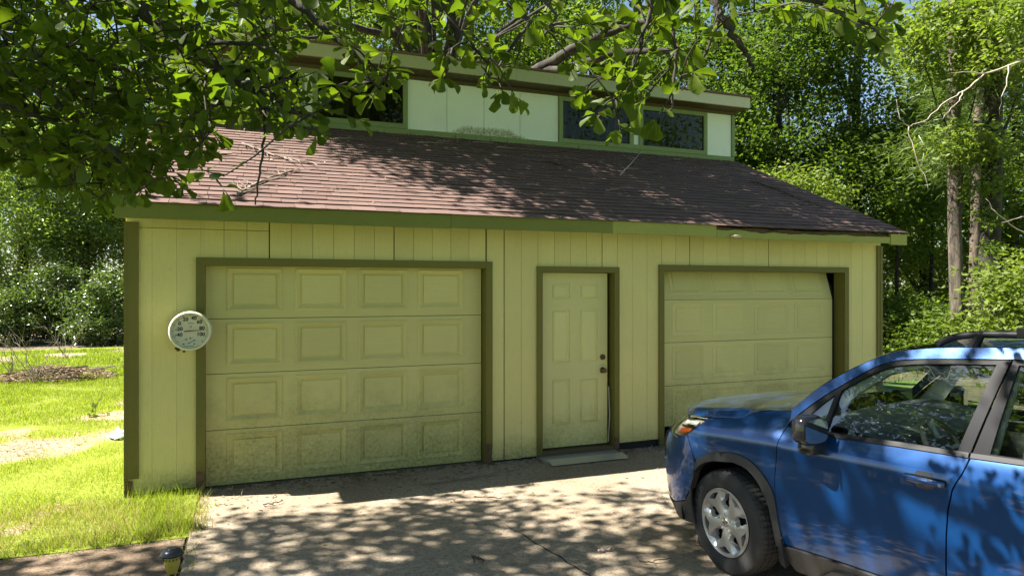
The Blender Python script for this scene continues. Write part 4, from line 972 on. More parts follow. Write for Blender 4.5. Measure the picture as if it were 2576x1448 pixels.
for o, dx in ((fd, 1.215), (rd, 2.18)):
    for i, s_ in enumerate((1, -1)):
        hp = V3(body(dx, .915), s_); k = MB()
        h = tag(empty('door_handle'), None); h.parent = o[i]; h.location = hp
        def P2(a, b, d): return V3(body(dx+a, .915+b), s_)-hp+Vector((0, d*s_, 0))
        ring = [(-.105, 0), (-.095, .022), (-.05, .025), (-.035, .048), (.03, .048), (.045, .025), (.10, .024), (.108, .005), (.10, -.022), (.045, -.022), (.03, -.042), (-.035, -.042), (-.05, -.022), (-.095, -.02)]
        k = MB(); k.add([P2(a, b, .0015) for a, b in ring], [tuple(range(len(ring)))]); me_ = k
        cup = k.build('handle_cup', M_gloss, o[i]); cup.location = hp; bpy.data.objects.remove(h)
        k = MB(); n_ = 10; rows = []
        for j in range(n_+1):
            a = -.10+.20*j/n_; hgt = .016+.004*math.sin(math.pi*j/n_); d = .010+.026*math.sin(math.pi*min(1, max(0, j/n_)))**.5
            rows += [P2(a, -hgt, d*.5), P2(a, -hgt*.5, d+.004), P2(a, hgt*.5, d+.004), P2(a, hgt, d*.5)]
        fs = [(4*j+q, 4*j+(q+1) % 4, 4*j+4+(q+1) % 4, 4*j+4+q) for j in range(n_) for q in range(4)]+[(3, 2, 1, 0), (4*n_, 4*n_+1, 4*n_+2, 4*n_+3)]
        k.add(rows, fs); hd = k.build('door_handle', M_paint, o[i], True); hd.location = hp
        if dx < 2 and s_ == 1:
            k = MB(); k.lathe([(0, .003), (.008, .003), (.009, 0)], 12, Matrix.Translation(P2(.085, 0, .030)) @ Matrix.Rotation(R(-90), 4, 'X')); k.build('key_lock', M_chrome, o[i]).location = hp
# mud flap
for s_ in (1, -1):
    k = MB(); y = .875*s_; k.add([V3((.335, .86, .375), s_), V3((.395, .905, .37), s_), V3((.43, .905, .20), s_), V3((.36, .86, .20), s_), V3((.345, .70, .375), s_), V3((.37, .70, .20), s_)], [(0, 1, 2, 3), (0, 3, 5, 4), (1, 4, 5, 2), (0, 4, 1), (3, 2, 5)]); k.build('mud_flap', M_clad, CAR)
# ---- wheels
def wheel(t, s_, steer):
    Wt = tag(empty('wheel', V3((t, .665, .345), s_)), None); Wt.parent = CAR
    face = Matrix.Rotation(R(steer), 4, 'Z') @ Matrix.Rotation(R(-90*s_), 4, 'X')     # local z -> outwards
    off = .222
    RR = .345; w0, w1 = off-.225, off
    prof = [(.215, w0+.02), (.24, w0), (.285, w0+.002), (.325, w0+.018), (.340, w0+.035)]
    for c in (.06, .112, .165): prof += [(RR-.001, w0+c-.008), (RR-.002, w0+c-.005), (RR-.011, w0+c-.004), (RR-.011, w0+c+.004), (RR-.002, w0+c+.005)]
    prof += [(.342, w1-.035), (.336, w1-.020), (.326, w1-.010), (.30, w1-.001), (.268, w1), (.240, w1-.004), (.226, w1-.012), (.216, w1-.02)]
    n = 180; vs = []; fs = []; m = len(prof)
    for i, (r, h) in enumerate(prof):
        for q in range(n):
            a = 2*math.pi*q/n; rr2 = r
            if .331 < r: 
                if q % 3 == 0: rr2 = r-.007
            vs.append(face @ Vector((rr2*math.cos(a), rr2*math.sin(a), h)))
    for i in range(m-1):
        for q in range(n): fs.append((i*n+q, i*n+(q+1) % n, (i+1)*n+(q+1) % n, (i+1)*n+q))
    k = MB(); k.add(vs, fs); ty_ = k.build('tyre', M_tyre, Wt); auto_smooth(ty_, 28)
    # rim: barrel, spoked cover with windows
    k = MB(); k.lathe([(.219, w1-.012), (.224, w1-.006), (.219, w1-.004), (.211, w1-.012)], 64, face); k.build('rim', M_alloy, Wt, True)
    k = MB(); k.lathe([(.2105, w1-.013), (.203, w1-.05), (.19, w0+.03)], 48, face); k.build('barrel', M_barrel, Wt, True)
    k = MB(); k.lathe([(.20, w1-.085), (.0, w1-.085)], 32, face); k.build('brake_disc', M_liner, Wt)
    wins = []
    for j in range(5):
        a0 = R(90+72*j+36)
        def pol(r, da): return (r*math.cos(a0+R(da)), r*math.sin(a0+R(da)))
        wins.append([pol(.082, -6), pol(.104, -17), pol(.128, -18), pol(.158, -8), pol(.192, -5), pol(.192, 5), pol(.158, 8), pol(.128, 18), pol(.104, 17), pol(.082, 6)])
        a0 = R(90+72*j)
        wins.append([pol(.158, 0), pol(.176, -9), pol(.194, -17), pol(.200, -7), pol(.200, 7), pol(.194, 17), pol(.176, 9)])
    def rimz(x, y):
        r = math.hypot(x, y); a = math.atan2(y, x); sp = math.cos(5*(a-R(90)))
        return w1-.010-.014*max(0, 1-r/.215)-.020*sm(.25, 1., -sp)*sm(.05, .10, r)*(1-sm(.195, .212, r))+.004*max(0, sp)
    out = [(.213*math.cos(2*math.pi*i/72), .213*math.sin(2*math.pi*i/72)) for i in range(72)]
    pts = list(out); ed = [(i, (i+1) % 72) for i in range(72)]
    H = [dens(w, .014) for w in wins]
    for h in H:
        b = len(pts); pts += h; ed += [(b+i, b+(i+1) % len(h)) for i in range(len(h))]
    arr = np.array(pts)
    for r in (.02, .04, .06, .08, .10, .12, .14, .16, .18, .2):
        for i in range(max(8, int(r*300))):
            a = 2*math.pi*(i+.3)/max(8, int(r*300)); q = (r*math.cos(a), r*math.sin(a))
            if not any(inpoly(*q, h) for h in H) and np.min(np.hypot(arr[:, 0]-q[0], arr[:, 1]-q[1])) > .006: pts.append(q)
    rs = delaunay_2d_cdt([Vector(p) for p in pts], ed, [], 0, 1e-6); vs = [face @ Vector((v[0], v[1], rimz(v[0], v[1]))) for v in rs[0]]; fs = []
    for t_ in rs[2]:
        cx = sum(rs[0][i][0] for i in t_)/3; cy = sum(rs[0][i][1] for i in t_)/3
        if not any(inpoly(cx, cy, h) for h in H): fs.append(tuple(t_))
    nf = len(fs)
    for h in H:
        b = len(vs)
        c0x = sum(p[0] for p in h)/len(h); c0y = sum(p[1] for p in h)/len(h)
        for p in h:
            vs.append(face @ Vector((p[0], p[1], rimz(*p)))); vs.append(face @ Vector((p[0]+(c0x-p[0])*.22, p[1]+(c0y-p[1])*.22, rimz(*p)-.030)))
        kk = len(h); fs += [(b+2*i, b+2*((i+1) % kk), b+2*((i+1) % kk)+1, b+2*i+1) for i in range(kk)]
    me = bpy.data.meshes.new('wheel_cover'); me.from_pydata(vs, [], fs); link('wheel_cover', me, M_alloy, Wt)
    k = MB(); k.lathe([(.031, w1-.026), (.030, w1-.016), (.026, w1-.0135), (0, w1-.013)], 24, face); k.build('hub_cap', M_chrome, Wt, True)
    # oval emblem with two crossing strokes
    k = MB(); z = w1-.0125
    for i in range(20):
        a, b = 2*math.pi*i/20, 2*math.pi*(i+1)/20
        k.add([face @ Vector((r1*math.cos(q)*.020, r1*math.sin(q)*.013, z)) for r1, q in ((1, a), (1, b), (.8, b), (.8, a))], [(0, 1, 2, 3)])
    for u, v, d in ((-.008, .0, .010), (.004, -.002, .009)): k.add([face @ Vector(p) for p in ((u-d*.5, v-d*.7, z), (u+d*.2, v+d*.7, z), (u+d*.45, v+d*.7, z), (u-d*.2, v-d*.7, z))], [(0, 1, 2, 3)])
    k.build('emblem', M_dark, Wt)
    for j in range(5):
        a = R(90+72*j+36); k = MB(); Mn = face @ Matrix.Translation((.057*math.cos(a), .057*math.sin(a), 0))
        k.lathe([(.0135, w1-.036), (.0135, w1-.0235), (.011, w1-.022), (.009, w1-.022), (.0088, w1-.015), (.006, w1-.012), (0, w1-.012)], 12, Mn); k.build('wheel_nut', M_chrome, Wt)
    if s_ == 1 and t < 1:
        for i, ch in enumerate('OSAIM'):
            a = R(8-i*11.5)
            M = face @ Matrix.Translation((.278*math.cos(a), .278*math.sin(a), w1+.0004)) @ Matrix.Rotation(a-R(90), 4, 'Z')
            text(ch, .055, (0, 0, 0), 'tyre_lettering', M_grlet, Wt, M=M, depth=.0008)
    return Wt
M_barrel = plain('dark_barrel', (.05, .05, .05), .5, metal=.5, var=.2)
M_grlet = plain('worn_tyre_letters', (.075, .073, .07), .7, var=.3, scale=60)
for t_, s_, st_ in ((0, 1, -11), (0, -1, -11), (2.67, 1, 0), (2.67, -1, 0)): wheel(t_, s_, st_)
# wheel liners, floor pan
for t_ in (0, 2.67):
    for s_ in (1, -1):
        k = MB(); A_ = arc((0, 0), .43, -12, 192, 20); vs = [V3((t_+a, w, .345+b*.98), s_) for w in (.85, .40) for a, b in A_]; n_ = len(A_)
        k.add(vs, [(i, i+1, n_+i+1, n_+i) for i in range(n_-1)]+[tuple(range(n_, 2*n_))]); k.build('wheel_liner', M_liner, CAR)
k = MB(); k.box(-2.2, -.42, -.80, .80, .20, .30); k.box(-3.5, -2.2, -.40, .40, .25, .45); k.box(-.5, .7, -.40, .40, .24, .5); k.build('floor_pan', M_liner, CAR)
# ---- inside: dashboard, steering wheel, seats, mirror, linings
def ldash():
    prof = [(.36, 1.06), (.50, 1.095), (.70, 1.09), (.88, 1.06), (.98, 1.02), (1.0, .95), (.94, .80), (.90, .55), (.6, .45)]
    k = MB(); ws_ = [-.76+.152*i for i in range(11)]; n_ = len(prof)
    for w in ws_:
        for t_, z in prof: hump = .035*math.exp(-((w-.37)/.17)**2)*(1 if .6 < t_ < 1.01 and z > .9 else 0); k.v.append(V3((t_+.02*math.exp(-((w-.37)/.2)**2)*(z > .9), w, z+hump)))
    k.f = [(i*n_+j, i*n_+j+1, (i+1)*n_+j+1, (i+1)*n_+j) for i in range(10) for j in range(n_-1)]; return k.build('dashboard', M_dash, CAR, True)
dash = ldash()
k = MB(); k.box(*sorted((-.995, -.985)), -.16, .16, .86, 1.0); k.build('screen', M_gloss, dash)
for w in (-.66, -.2, .2, .66):
    k = MB(); p = V3((1.003, w, .93)); k.box(p.x-.004, p.x+.006, p.y-.05, p.y+.05, p.z-.035, p.z+.035); k.build('air_vent', M_alu, dash)
SW = empty('steering_wheel', V3((1.10, .37, .98)), (0, R(-62), 0)); SW.parent = CAR
k = MB(); k.tube([(.185*math.cos(2*math.pi*i/32), .185*math.sin(2*math.pi*i/32), 0) for i in range(33)], .016, 8, False); k.build('wheel_ring', M_seat, SW, True)
blob('airbag_hub', (0, 0, -.01), .075, .07, .03, M_dash, SW)
for a in (0, 180, 270): k = MB(); k.tube([(0, 0, -.01), (.18*math.cos(R(a)), .18*math.sin(R(a)), 0)], .016, 6); k.build('spoke', M_alu, SW)
def seat(t_, w, wd_=.26):
    S = empty('seat', V3((t_, w, .5))); S.parent = CAR
    blob('cushion', (.02, 0, .05), .27, wd_, .09, M_seat, S, 4, 10)
    blob('seat_back', (-.36, 0, .40), .085, wd_*.96, .36, M_seat, S, 3.5, 12, Matrix.Rotation(R(-18), 4, 'Y'))
    blob('headrest', (-.50, 0, .82), .055, .14, .09, M_seat, S, 3, 10, Matrix.Rotation(R(-12), 4, 'Y'))
seat(1.32, .37); seat(1.32, -.37); seat(2.22, .37, .3); seat(2.22, -.37, .3)
blob('rear_view_mirror', V3((.93, 0, 1.44)), .018, .125, .038, M_gloss, CAR, 3.5, 12)
panel('pillar_lining', green, [(.46, 1.10), (.66, 1.33), (.86, 1.475), (1.0, 1.53), (1.5, 1.57), (1.5, 1.53), (1.08, 1.49), (.93, 1.44), (.76, 1.30), (.62, 1.10)], M_liningl, off=-.045, rim=.02, st=.06, gap=0)
panel('door_lining', body, [(.45, 1.035), (1.38, 1.055), (1.30, .45), (.45, .45)], M_dash, off=-.07, rim=.02, st=.1)
panel('door_lining', body, [(1.43, 1.055), (2.38, 1.09), (2.2, .55), (1.36, .45)], M_dash, off=-.07, rim=.02, st=.1)
panel('pillar_lining', green, [(1.40, 1.09), (1.50, 1.55), (1.56, 1.55), (1.50, 1.09)], M_liningl, off=-.05, rim=.02, st=.06, gap=0)
loft('headliner', [(p[0], p[1]-.06, p[2]-.035) for p in rf[:-4]], [(p[0]-.04, p[2]-.005) for p in rf[:-4]], M_liningl)

# ================================================================ TREES
M_bark = bark('oak_bark', (.055, .042, .03)); M_pinebark = bark('pine_bark', (.16, .115, .085), 7, 1.); M_darkbark = bark('dark_bark', (.036, .028, .022)); M_palebark = bark('pale_bark', (.155, .122, .092), 6, .8)
M_oak = leaf_mat('oak_leaf', (.030, .060, .005), (.125, .165, .016), .48, .5, .25)
M_oakcr = M_oak
M_l1 = leaf_mat('glossy_leaf', (.075, .11, .026), (.19, .245, .075), .52, .25, .8)
M_l2 = leaf_mat('mid_green_leaf', (.045, .085, .010), (.135, .185, .03), .45, .5, .25)
M_l3 = leaf_mat('yellow_green_leaf', (.08, .125, .018), (.19, .23, .05), .46, .5, .25)
M_l4 = leaf_mat('dark_green_leaf', (.038, .072, .010), (.115, .165, .027), .5, .5, .25)
M_hedge = leaf_mat('hedge_leaf', (.032, .058, .014), (.11, .15, .045), .4, .31, .8)
M_ndl = leaf_mat('pine_needle', (.06, .10, .018), (.13, .18, .04), .3, .45, .4)
def limb(k, a, b, r0, r1, sd, sag=.0, n=8, wob=.06):
    rr = random.Random(sd); a, b = Vector(a), Vector(b); l = (b-a).length; P = []
    ph = rr.uniform(0, 6)
    for i in range(n+1):
        u = i/n; p = a.lerp(b, u); w = math.sin(math.pi*u)
        P.append(p+Vector((math.sin(ph+u*5), math.cos(ph*1.3+u*4), 0))*wob*l*w*.35+Vector((0, 0, sag*l*w)))
    k.tube(P, [r0+(r1-r0)*(i/n)**.8 for i in range(n+1)], 7); return P
def cluster_leaves(C, per, rad, size, rg, flat=.6, droop=.25, asp=.5):
    n = len(C)*per; c = np.repeat(C, per, axis=0); rr = np.repeat(rad, per) if hasattr(rad, '__len__') else np.full(n, rad)
    off = rg.normal(size=(n, 3))*rr[:, None]*np.array([1, 1, flat])*.6; p = c+off
    ax = rand_dirs(n, rg); ax[:, 2] = ax[:, 2]*.5-droop; ax += off/np.maximum(np.linalg.norm(off, axis=1, keepdims=True), .05)*.5
    nr = rand_dirs(n, rg); nr[:, 2] += .45
    ln = rg.uniform(.65, 1.25, n)*size
    return p, ax, nr, ln, ln*asp*rg.uniform(.8, 1.25, n)
def ellips(c, r, n, rg, inner=.35):
    d = rand_dirs(n, rg); q = rg.uniform(inner**3, 1, n)**(1/3); return np.array(c)[None]+d*q[:, None]*np.array(r)[None]
TSEED = [100]
def tree(name, label, cat, base, trunk, crowns, m, mb=None, size=.10, per=110, crad=.55, kind='kite', group=None, lean=(0, 0), limbs=10, asp=.5, flat=.6, low=None, lowz=.35):
    """trunk: (height, foot radius, top radius); crowns: list of (centre offset, radii, clusters)"""
    TSEED[0] += 1; sd = TSEED[0]; rg = np.random.default_rng(sd); rr = random.Random(sd); mb = mb or M_bark
    T = tag(empty(name, base), label, cat, group)
    h, r0, r1 = trunk; P = []
    for i in range(11):
        u = i/10; P.append(Vector((lean[0]*u+.05*h*.2*math.sin(u*5+sd), lean[1]*u+.05*h*.2*math.cos(u*4+sd), h*u)))
    if r0 > 0:
        k = MB(); k.tube(P, [(r0*(1.25 if i == 0 else 1)+(r1-r0)*i/10) for i in range(11)], 12); k.build('trunk', mb, T, True)
    C = np.concatenate([ellips(c, r, n, rg) for c, r, n in crowns]); C = C[C[:, 2] > lowz]
    if limbs and r0 > 0:
        k = MB()
        for i in range(limbs):
            c = Vector(C[rr.randrange(len(C))]); u = min(.97, max(.15, (c.z-.25*math.hypot(c.x, c.y))/h*.85)); s = P[int(u*10)]
            limb(k, s, c, max(.02, r0*.34*(1-u*.6)), .012, sd*50+i, .05)
        k.build('branches', mb, T, True)
    A = cluster_leaves(C, int(per*2.1), rg.uniform(.6, 1.3, len(C))*crad*1.15, size*1.25, rg, flat, .25, asp*1.1)
    keep = A[0][:, 2] > .05
    o = leaf_mesh('crown', kind, *[a[keep] for a in A], m, T); return T
def gp(px, Z): p = at(px, 724, Z); return Vector((p.x, p.y, 0))

# ---- the oak whose limbs hang between the camera and the garage
oak_b = CAM+RIGHT*-5.6+FWD*.9; oak_b.z = 0
OAK = tag(empty('oak_tree', oak_b), 'big oak whose lobed leaves hang across the top left in front of the garage', 'tree')
tp = [Vector((0, 0, 0)), Vector((.05, .1, 1.5)), Vector((.15, .1, 3.0)), Vector((.1, .3, 5.0)), Vector((.3, .4, 7.0)), Vector((.5, .5, 9.5))]
k = MB(); k.tube(catmull([tuple(p) for p in tp], 4), [.36-.0115*i for i in range(21)], 14); k.build('trunk', M_bark, OAK, True)
ob = MB(); twig_pts = []
def oakpath(pts, r0, r1, sd, rec=True):
    P = wobble([p-oak_b for p in pts], 6, min(.012, r0*.5), sd); n = len(P)
    ob.tube(P, [r0+(r1-r0)*i/(n-1) for i in range(n)], 7)
    if rec: twig_pts.extend(P)
    return P
T3, T4, T5 = oak_b+tp[2], oak_b+tp[3], oak_b+Vector((.2, .35, 6))
A_ = at
paths = [
 ([T3+Vector((.2, 0, .3)), A_(-420, 120, 3.2), A_(-150, 205, 3.1), A_(0, 252, 3.0), A_(95, 284, 2.95), A_(160, 312, 2.9)], .06, .016),
 ([T3+Vector((.2, 0, .1)), A_(-500, 20, 3.6), A_(-200, 80, 3.5), A_(0, 172, 3.4), A_(130, 250, 3.35), A_(205, 318, 3.3), A_(300, 400, 3.25), A_(372, 470, 3.2)], .05, .008),
 ([T4, A_(-300, -160, 3.6), A_(0, 58, 3.4), A_(92, 78, 3.4), A_(250, 160, 3.4), A_(420, 210, 3.4)], .045, .008),
 ([T4, A_(-60, -230, 3.0), A_(330, -2, 2.9), A_(412, 60, 2.9), A_(482, 112, 2.9), A_(560, 180, 2.9), A_(640, 228, 2.9), A_(712, 268, 2.95), A_(800, 300, 3.0)], .05, .008),
 ([A_(330, -2, 2.9), A_(345, 60, 2.95), A_(380, 120, 3.0), A_(404, 172, 3.05), A_(430, 240, 3.1)], .013, .005),
 ([A_(482, 112, 2.9), A_(560, 108, 2.8), A_(640, 112, 2.75), A_(700, 130, 2.7)], .012, .005),
 ([A_(130, 190, 3.3), A_(240, 215, 3.2), A_(370, 246, 3.15), A_(470, 280, 3.1)], .014, .005),
 ([T4, A_(100, -330, 3.3), A_(560, -120, 3.1), A_(760, 20, 3.0), A_(860, 110, 3.0), A_(960, 205, 3.0)], .04, .006),
 ([T5, A_(600, -520, 3.3), A_(980, -160, 3.0), A_(1100, 0, 2.9), A_(1150, 80, 2.9), A_(1130, 150, 2.9), A_(1110, 205, 2.9)], .04, .005),
 ([A_(980, -160, 3.0), A_(1230, -40, 2.9), A_(1330, 60, 2.85), A_(1260, 150, 2.85), A_(1215, 215, 2.85)], .014, .005),
 ([A_(1230, -40, 2.9), A_(1370, 0, 2.7), A_(1400, 40, 2.7), A_(1370, 90, 2.7)], .010, .004),
 ([T5, A_(900, -700, 3.4), A_(1500, -260, 2.9), A_(1800, -20, 2.7), A_(1812, 45, 2.7), A_(1860, 105, 2.7), A_(1884, 150, 2.72), A_(1896, 182, 2.75)], .035, .004),
 ([A_(1812, 45, 2.7), A_(1790, 100, 2.7), A_(1758, 168, 2.7), A_(1715, 228, 2.7)], .008, .003),
 ([A_(1500, -260, 2.9), A_(1650, -60, 2.75), A_(1628, 60, 2.75), A_(1592, 170, 2.75), A_(1560, 250, 2.75), A_(1500, 300, 2.75)], .012, .003),
 ([A_(1650, -60, 2.75), A_(1690, 40, 2.8), A_(1700, 150, 2.8), A_(1690, 270, 2.8), A_(1655, 330, 2.8)], .010, .003),
 ([A_(1800, -20, 2.7), A_(1950, -20, 2.6), A_(2060, 5, 2.55), A_(2150, 50, 2.5), A_(2190, 62, 2.5), A_(2205, 90, 2.5)], .012, .004),
 ([A_(640, 228, 2.9), A_(668, 300, 2.85), A_(658, 400, 2.8), A_(648, 470, 2.8), A_(642, 515, 2.8)], .007, .003),
 ([A_(205, 318, 3.3), A_(240, 420, 3.2), A_(260, 500, 3.2)], .009, .003), ([A_(95, 284, 2.95), A_(130, 380, 2.9), A_(190, 470, 2.9)], .008, .003),
 ([A_(0, 172, 3.4), A_(40, 300, 3.4), A_(60, 420, 3.4)], .008, .003), ([A_(712, 268, 2.95), A_(770, 300, 2.9), A_(800, 335, 2.9)], .006, .003),
]
for i, (p, a, b) in enumerate(paths): oakpath(p, a, b, i+1)
# leaf clusters: (px, py, depth, leaves) on the visible limbs
rr = random.Random(21); CL = []
def lowb(x):
    tab = [(-200, 470), (60, 440), (180, 500), (260, 545), (330, 520), (440, 470), (500, 400), (560, 345), (690, 335), (820, 335), (900, 300), (960, 255), (1010, 230), (1060, 130), (1140, 200), (1240, 205), (1290, 215), (1330, 130), (1400, 130), (1430, 260), (1560, 300), (1640, 330), (1700, 240), (1760, 200), (1800, 120), (1900, 60), (2100, 70), (2240, 100), (2270, 10), (2700, 0)]
    return interp(tab, x)
def densi(x, y):
    if x < 520: return 1.0
    if x < 1000: return .76 if y > 120 or x < 700 else .72
    if x < 1320: return .8
    if x < 1420: return .6 if y < 110 else .3
    if x < 1780: return .76
    return .8 if y < 70 else .35
tries = 0
while len(CL) < 1080 and tries < 6000:
    tries += 1
    x = rr.uniform(-160, 2260) if rr.random() > .42 else rr.uniform(-160, 760); y = rr.uniform(-110, 520); lb = lowb(x)
    if y > lb-25 or rr.random() > densi(x, y): continue
    Z = rr.uniform(2.5, 4.1) if x < 760 else rr.uniform(2.35, 3.3)
    CL.append((x, y, Z, rr.choice((4, 5, 6, 7, 8))))
for x, y, Z, n in ((520, 432, 2.3, 4), (560, 470, 2.3, 3), (565, 442, 2.32, 2), (800, 330, 2.6, 6), (760, 300, 2.6, 5), (708, 318, 2.6, 5), (1110, 195, 2.5, 6), (1120, 130, 2.5, 6), (1215, 200, 2.6, 6), (1265, 232, 2.7, 4), (1295, 240, 2.6, 4),
                   (1235, 130, 2.55, 7), (1500, 285, 2.5, 6), (1560, 325, 2.5, 5), (1650, 300, 2.5, 5), (1590, 200, 2.5, 7), (1710, 205, 2.5, 5), (1745, 180, 2.4, 5), (1480, 170, 2.5, 5), (1480, 60, 2.5, 6), (1545, 55, 2.5, 7), (2120, 35, 2.3, 6), (2200, 75, 2.2, 7), (2175, 85, 2.2, 5), (2230, 105, 2.2, 4), (2060, 20, 2.35, 6), (900, 300, 2.7, 4), (985, 225, 2.8, 5), (250, 500, 3.0, 6), (200, 470, 3.0, 6), (340, 450, 2.9, 6), (420, 440, 2.8, 5), (120, 470, 3.0, 5), (460, 470, 2.7, 4)):
    CL.append((x, y, Z, n))
TW = np.array([[*p] for p in twig_pts]); rg0 = TW
CL.sort(key=lambda e: float(np.min(np.linalg.norm(rg0-np.array(A_(*e[:3])-oak_b), axis=1))))
rg = np.random.default_rng(77)
Lp, La, Ln, Ll = [], [], [], []
for i, (x, y, Z, n) in enumerate(CL):
    c = A_(x, y, Z)-oak_b; d = np.linalg.norm(TW-np.array(c), axis=1); dm = float(d.min()); cand = np.nonzero(d < dm*1.25+.05)[0]; s = Vector(TW[int(rr.choice(list(cand)))])
    v = c-s; l = v.length
    side = Vector((rr.uniform(-1, 1), rr.uniform(-1, 1), rr.uniform(-.2, .6)))*.08*l
    P = [s, s.lerp(c, .35)+side+Vector((0, 0, .05*l)), s.lerp(c, .7)+side*.7, c]; ob.tube(P, [.0045, .0038, .003, .0018], 5); TW = np.concatenate([TW, np.array([[*P[1]], [*P[2]], [*P[3]]])])
    ax = v.normalized() if l > .02 else Vector((.3, 0, -.9))
    for q in range(n):
        if q < n-2 or l < .1: p = c
        else: p = P[2].lerp(c, rr.random())
        dirv = (ax*.55+Vector((rr.gauss(0, .75), rr.gauss(0, .75), rr.gauss(-.30, .5)))).normalized()
        nm = Vector((rr.gauss(0, .5), rr.gauss(0, .5), 1.0)); 
        Lp.append(p+dirv*.008); La.append(dirv); Ln.append(nm); Ll.append(rr.uniform(.045, .094))
# crown overhead: what throws the dappled shade on driveway, car and walkway
def shade(n, x0, x1, y0, y1, h0, h1, keep):
    x = rg.uniform(x0, x1, n); y = rg.uniform(y0, y1, n); h = rg.uniform(h0, h1, n); k_ = keep(x, y); x, y, h = x[k_], y[k_], h[k_]
    return np.stack([x+SUN.x/SUN.z*h, y+SUN.y/SUN.z*h, h], 1)
def gkeep(x, y):
    edge = -1.45-.30*np.sin(x*1.7+.6)-.25*np.sin(x*4.1)-.45*np.exp(-((x-5.2)/.9)**2)
    edge = np.where(x < 1.6, -1.15-.12*np.sin(x*5)-.12*(x < .55), edge)
    thin = (y < -4.3) & (x > 2.2) & (x < 7)
    return (y < edge) & ~(thin & (rg.uniform(0, 1, len(x)) < .5))
C = shade(600, -2.2, 10.5, -9.5, -.9, 6.0, 10.0, gkeep)
C = np.concatenate([C, shade(22, .2, 3.6, -4.6, -1.55, 6.0, 9.0, gkeep)])
keepC = []
for c in C:
    q = pix(c)
    keepC.append(not (q and -250 < q[0] < 2826 and q[1] > -170))
C = C[np.array(keepC)]
# gaps in the high crown let the sun reach part of the hanging sprays
SV = np.array(SUN)
HT = [Vector((4.3+.5*rr.random(), -3.3+1.0*rr.random(), 1.1)) for _ in range(7)]
for e in list(CL)+HT:
    if len(e) == 3 or (e[0] > 420 and rr.random() < .38):
        w_ = C-np.array(e if len(e) == 3 else A_(*e[:3])); C = C[np.linalg.norm(w_-(w_@SV)[:, None]*SV, axis=1) > .30]
C = C-np.array(oak_b)[None]
for i in range(16):
    c = Vector(C[i*len(C)//16]); s = tp[4].lerp(tp[5], rr.random()); limb(ob, s, c, .05, .010, 900+i, .04)
ob.build('branches', M_bark, OAK, True)
cr = cluster_leaves(C, 112, rg.uniform(.6, 1.35, len(C))*.42, .125, rg, .55, .2, .55)
Lp = np.array([tuple(p) for p in Lp]); La = np.array([tuple(p) for p in La]); Ln = np.array([tuple(p) for p in Ln]); Ll = np.array(Ll); Lw = Ll*rg.uniform(.52, .70, len(Ll))
def size_in_view(i):
    q = pix(oak_b+Vector(Lp[i]))
    if not q or not (-20 < q[0] < 2596 and -20 < q[1] < 1450): return 0
    return Ll[i]/q[2]
order = sorted(range(len(Ll)), key=size_in_view, reverse=True); top = order[:298]; rest = np.array(order[298:])
leafme = []
T_, F_ = leaf_template('oak')
for v in range(5):
    me = bpy.data.meshes.new('leaf'); rl = random.Random(v+40); cu = rl.uniform(-.25, .25); tw = rl.uniform(-.5, .5)
    me.from_pydata([(a, b*(1+rl.uniform(-.16, .16)), c+cu*a*a+tw*b*a) for a, b, c in T_], [], F_); smooth(me); me.materials.append(M_oak); leafme.append(me)
for i in top:
    ax = Vector(La[i]).normalized(); sd_ = Vector(Ln[i]).cross(ax).normalized(); nn = ax.cross(sd_)
    M = Matrix((ax*Ll[i], sd_*Lw[i], nn*Ll[i])).transposed().to_4x4(); M.translation = Vector(Lp[i])
    o = link('leaf', leafme[i % 5]); o.parent = OAK; o.matrix_local = M
tag(leaf_mesh('foliage', 'oak', Lp[rest], La[rest], Ln[rest], Ll[rest], Lw[rest], M_oak, OAK), kind='stuff')
tag(leaf_mesh('overhead_foliage', 'oak_low', *cr, M_oak, OAK), kind='stuff')

# ---- spreading tree right behind the garage; its crown leans over the roof
b = gp(1105, 17.5)
T = tree('shade_tree', 'dark many limbed tree rising directly behind the middle of the raised roof', 'tree', b, (9, .26, .12), [((-1.5, 1.0, 9.5), (4.5, 2.6, 2.6), 90), ((3.5, 1.5, 8.2), (3.5, 2, 2.2), 50)], M_l2, M_darkbark, .11, 110, .6, limbs=12, lean=(-.6, 0))
k = MB()
for pts, r0, r1 in (([A_(1130, 300, 17.4), A_(1110, 170, 17.2), A_(1070, 60, 17), A_(1030, -30, 16.8), A_(960, -150, 16.5)], .20, .09), ([A_(1135, 300, 17.6), A_(1136, 150, 17.5), A_(1138, 40, 17.5), A_(1120, -120, 17.4)], .17, .10),
                    ([A_(1100, 170, 17.2), A_(1020, 110, 16.9), A_(940, 60, 16.6)], .07, .04), ([A_(1140, 200, 17.5), A_(1200, 140, 17), A_(1260, 80, 16.6), A_(1330, 20, 16)], .08, .04),
                    ([A_(1150, 320, 17.5), A_(1330, 190, 15.5), A_(1430, 130, 14.5), A_(1500, 92, 14), A_(1590, 60, 13.5), A_(1700, 55, 13)], .14, .06), ([A_(1330, 190, 15.4), A_(1440, 168, 14.5), A_(1560, 130, 13.8), A_(1665, 128, 13.2), A_(1760, 140, 13)], .10, .045),
                    ([A_(1500, 92, 14), A_(1600, 30, 13.4), A_(1690, -10, 13), A_(1800, -60, 12.6)], .08, .04), ([A_(1060, 40, 17), A_(980, 90, 14.5), A_(850, 62, 13), A_(740, 68, 12.5), A_(640, 80, 12)], .085, .04), ([A_(850, 62, 13), A_(800, 95, 12.5), A_(720, 95, 12.3)], .05, .02)):
    P = wobble([p-b for p in pts], 6, .035, int(r0*1000)); k.tube(P, [r0+(r1-r0)*i/(len(P)-1) for i in range(len(P))], 8)
k.build('limb', M_darkbark, T, True)
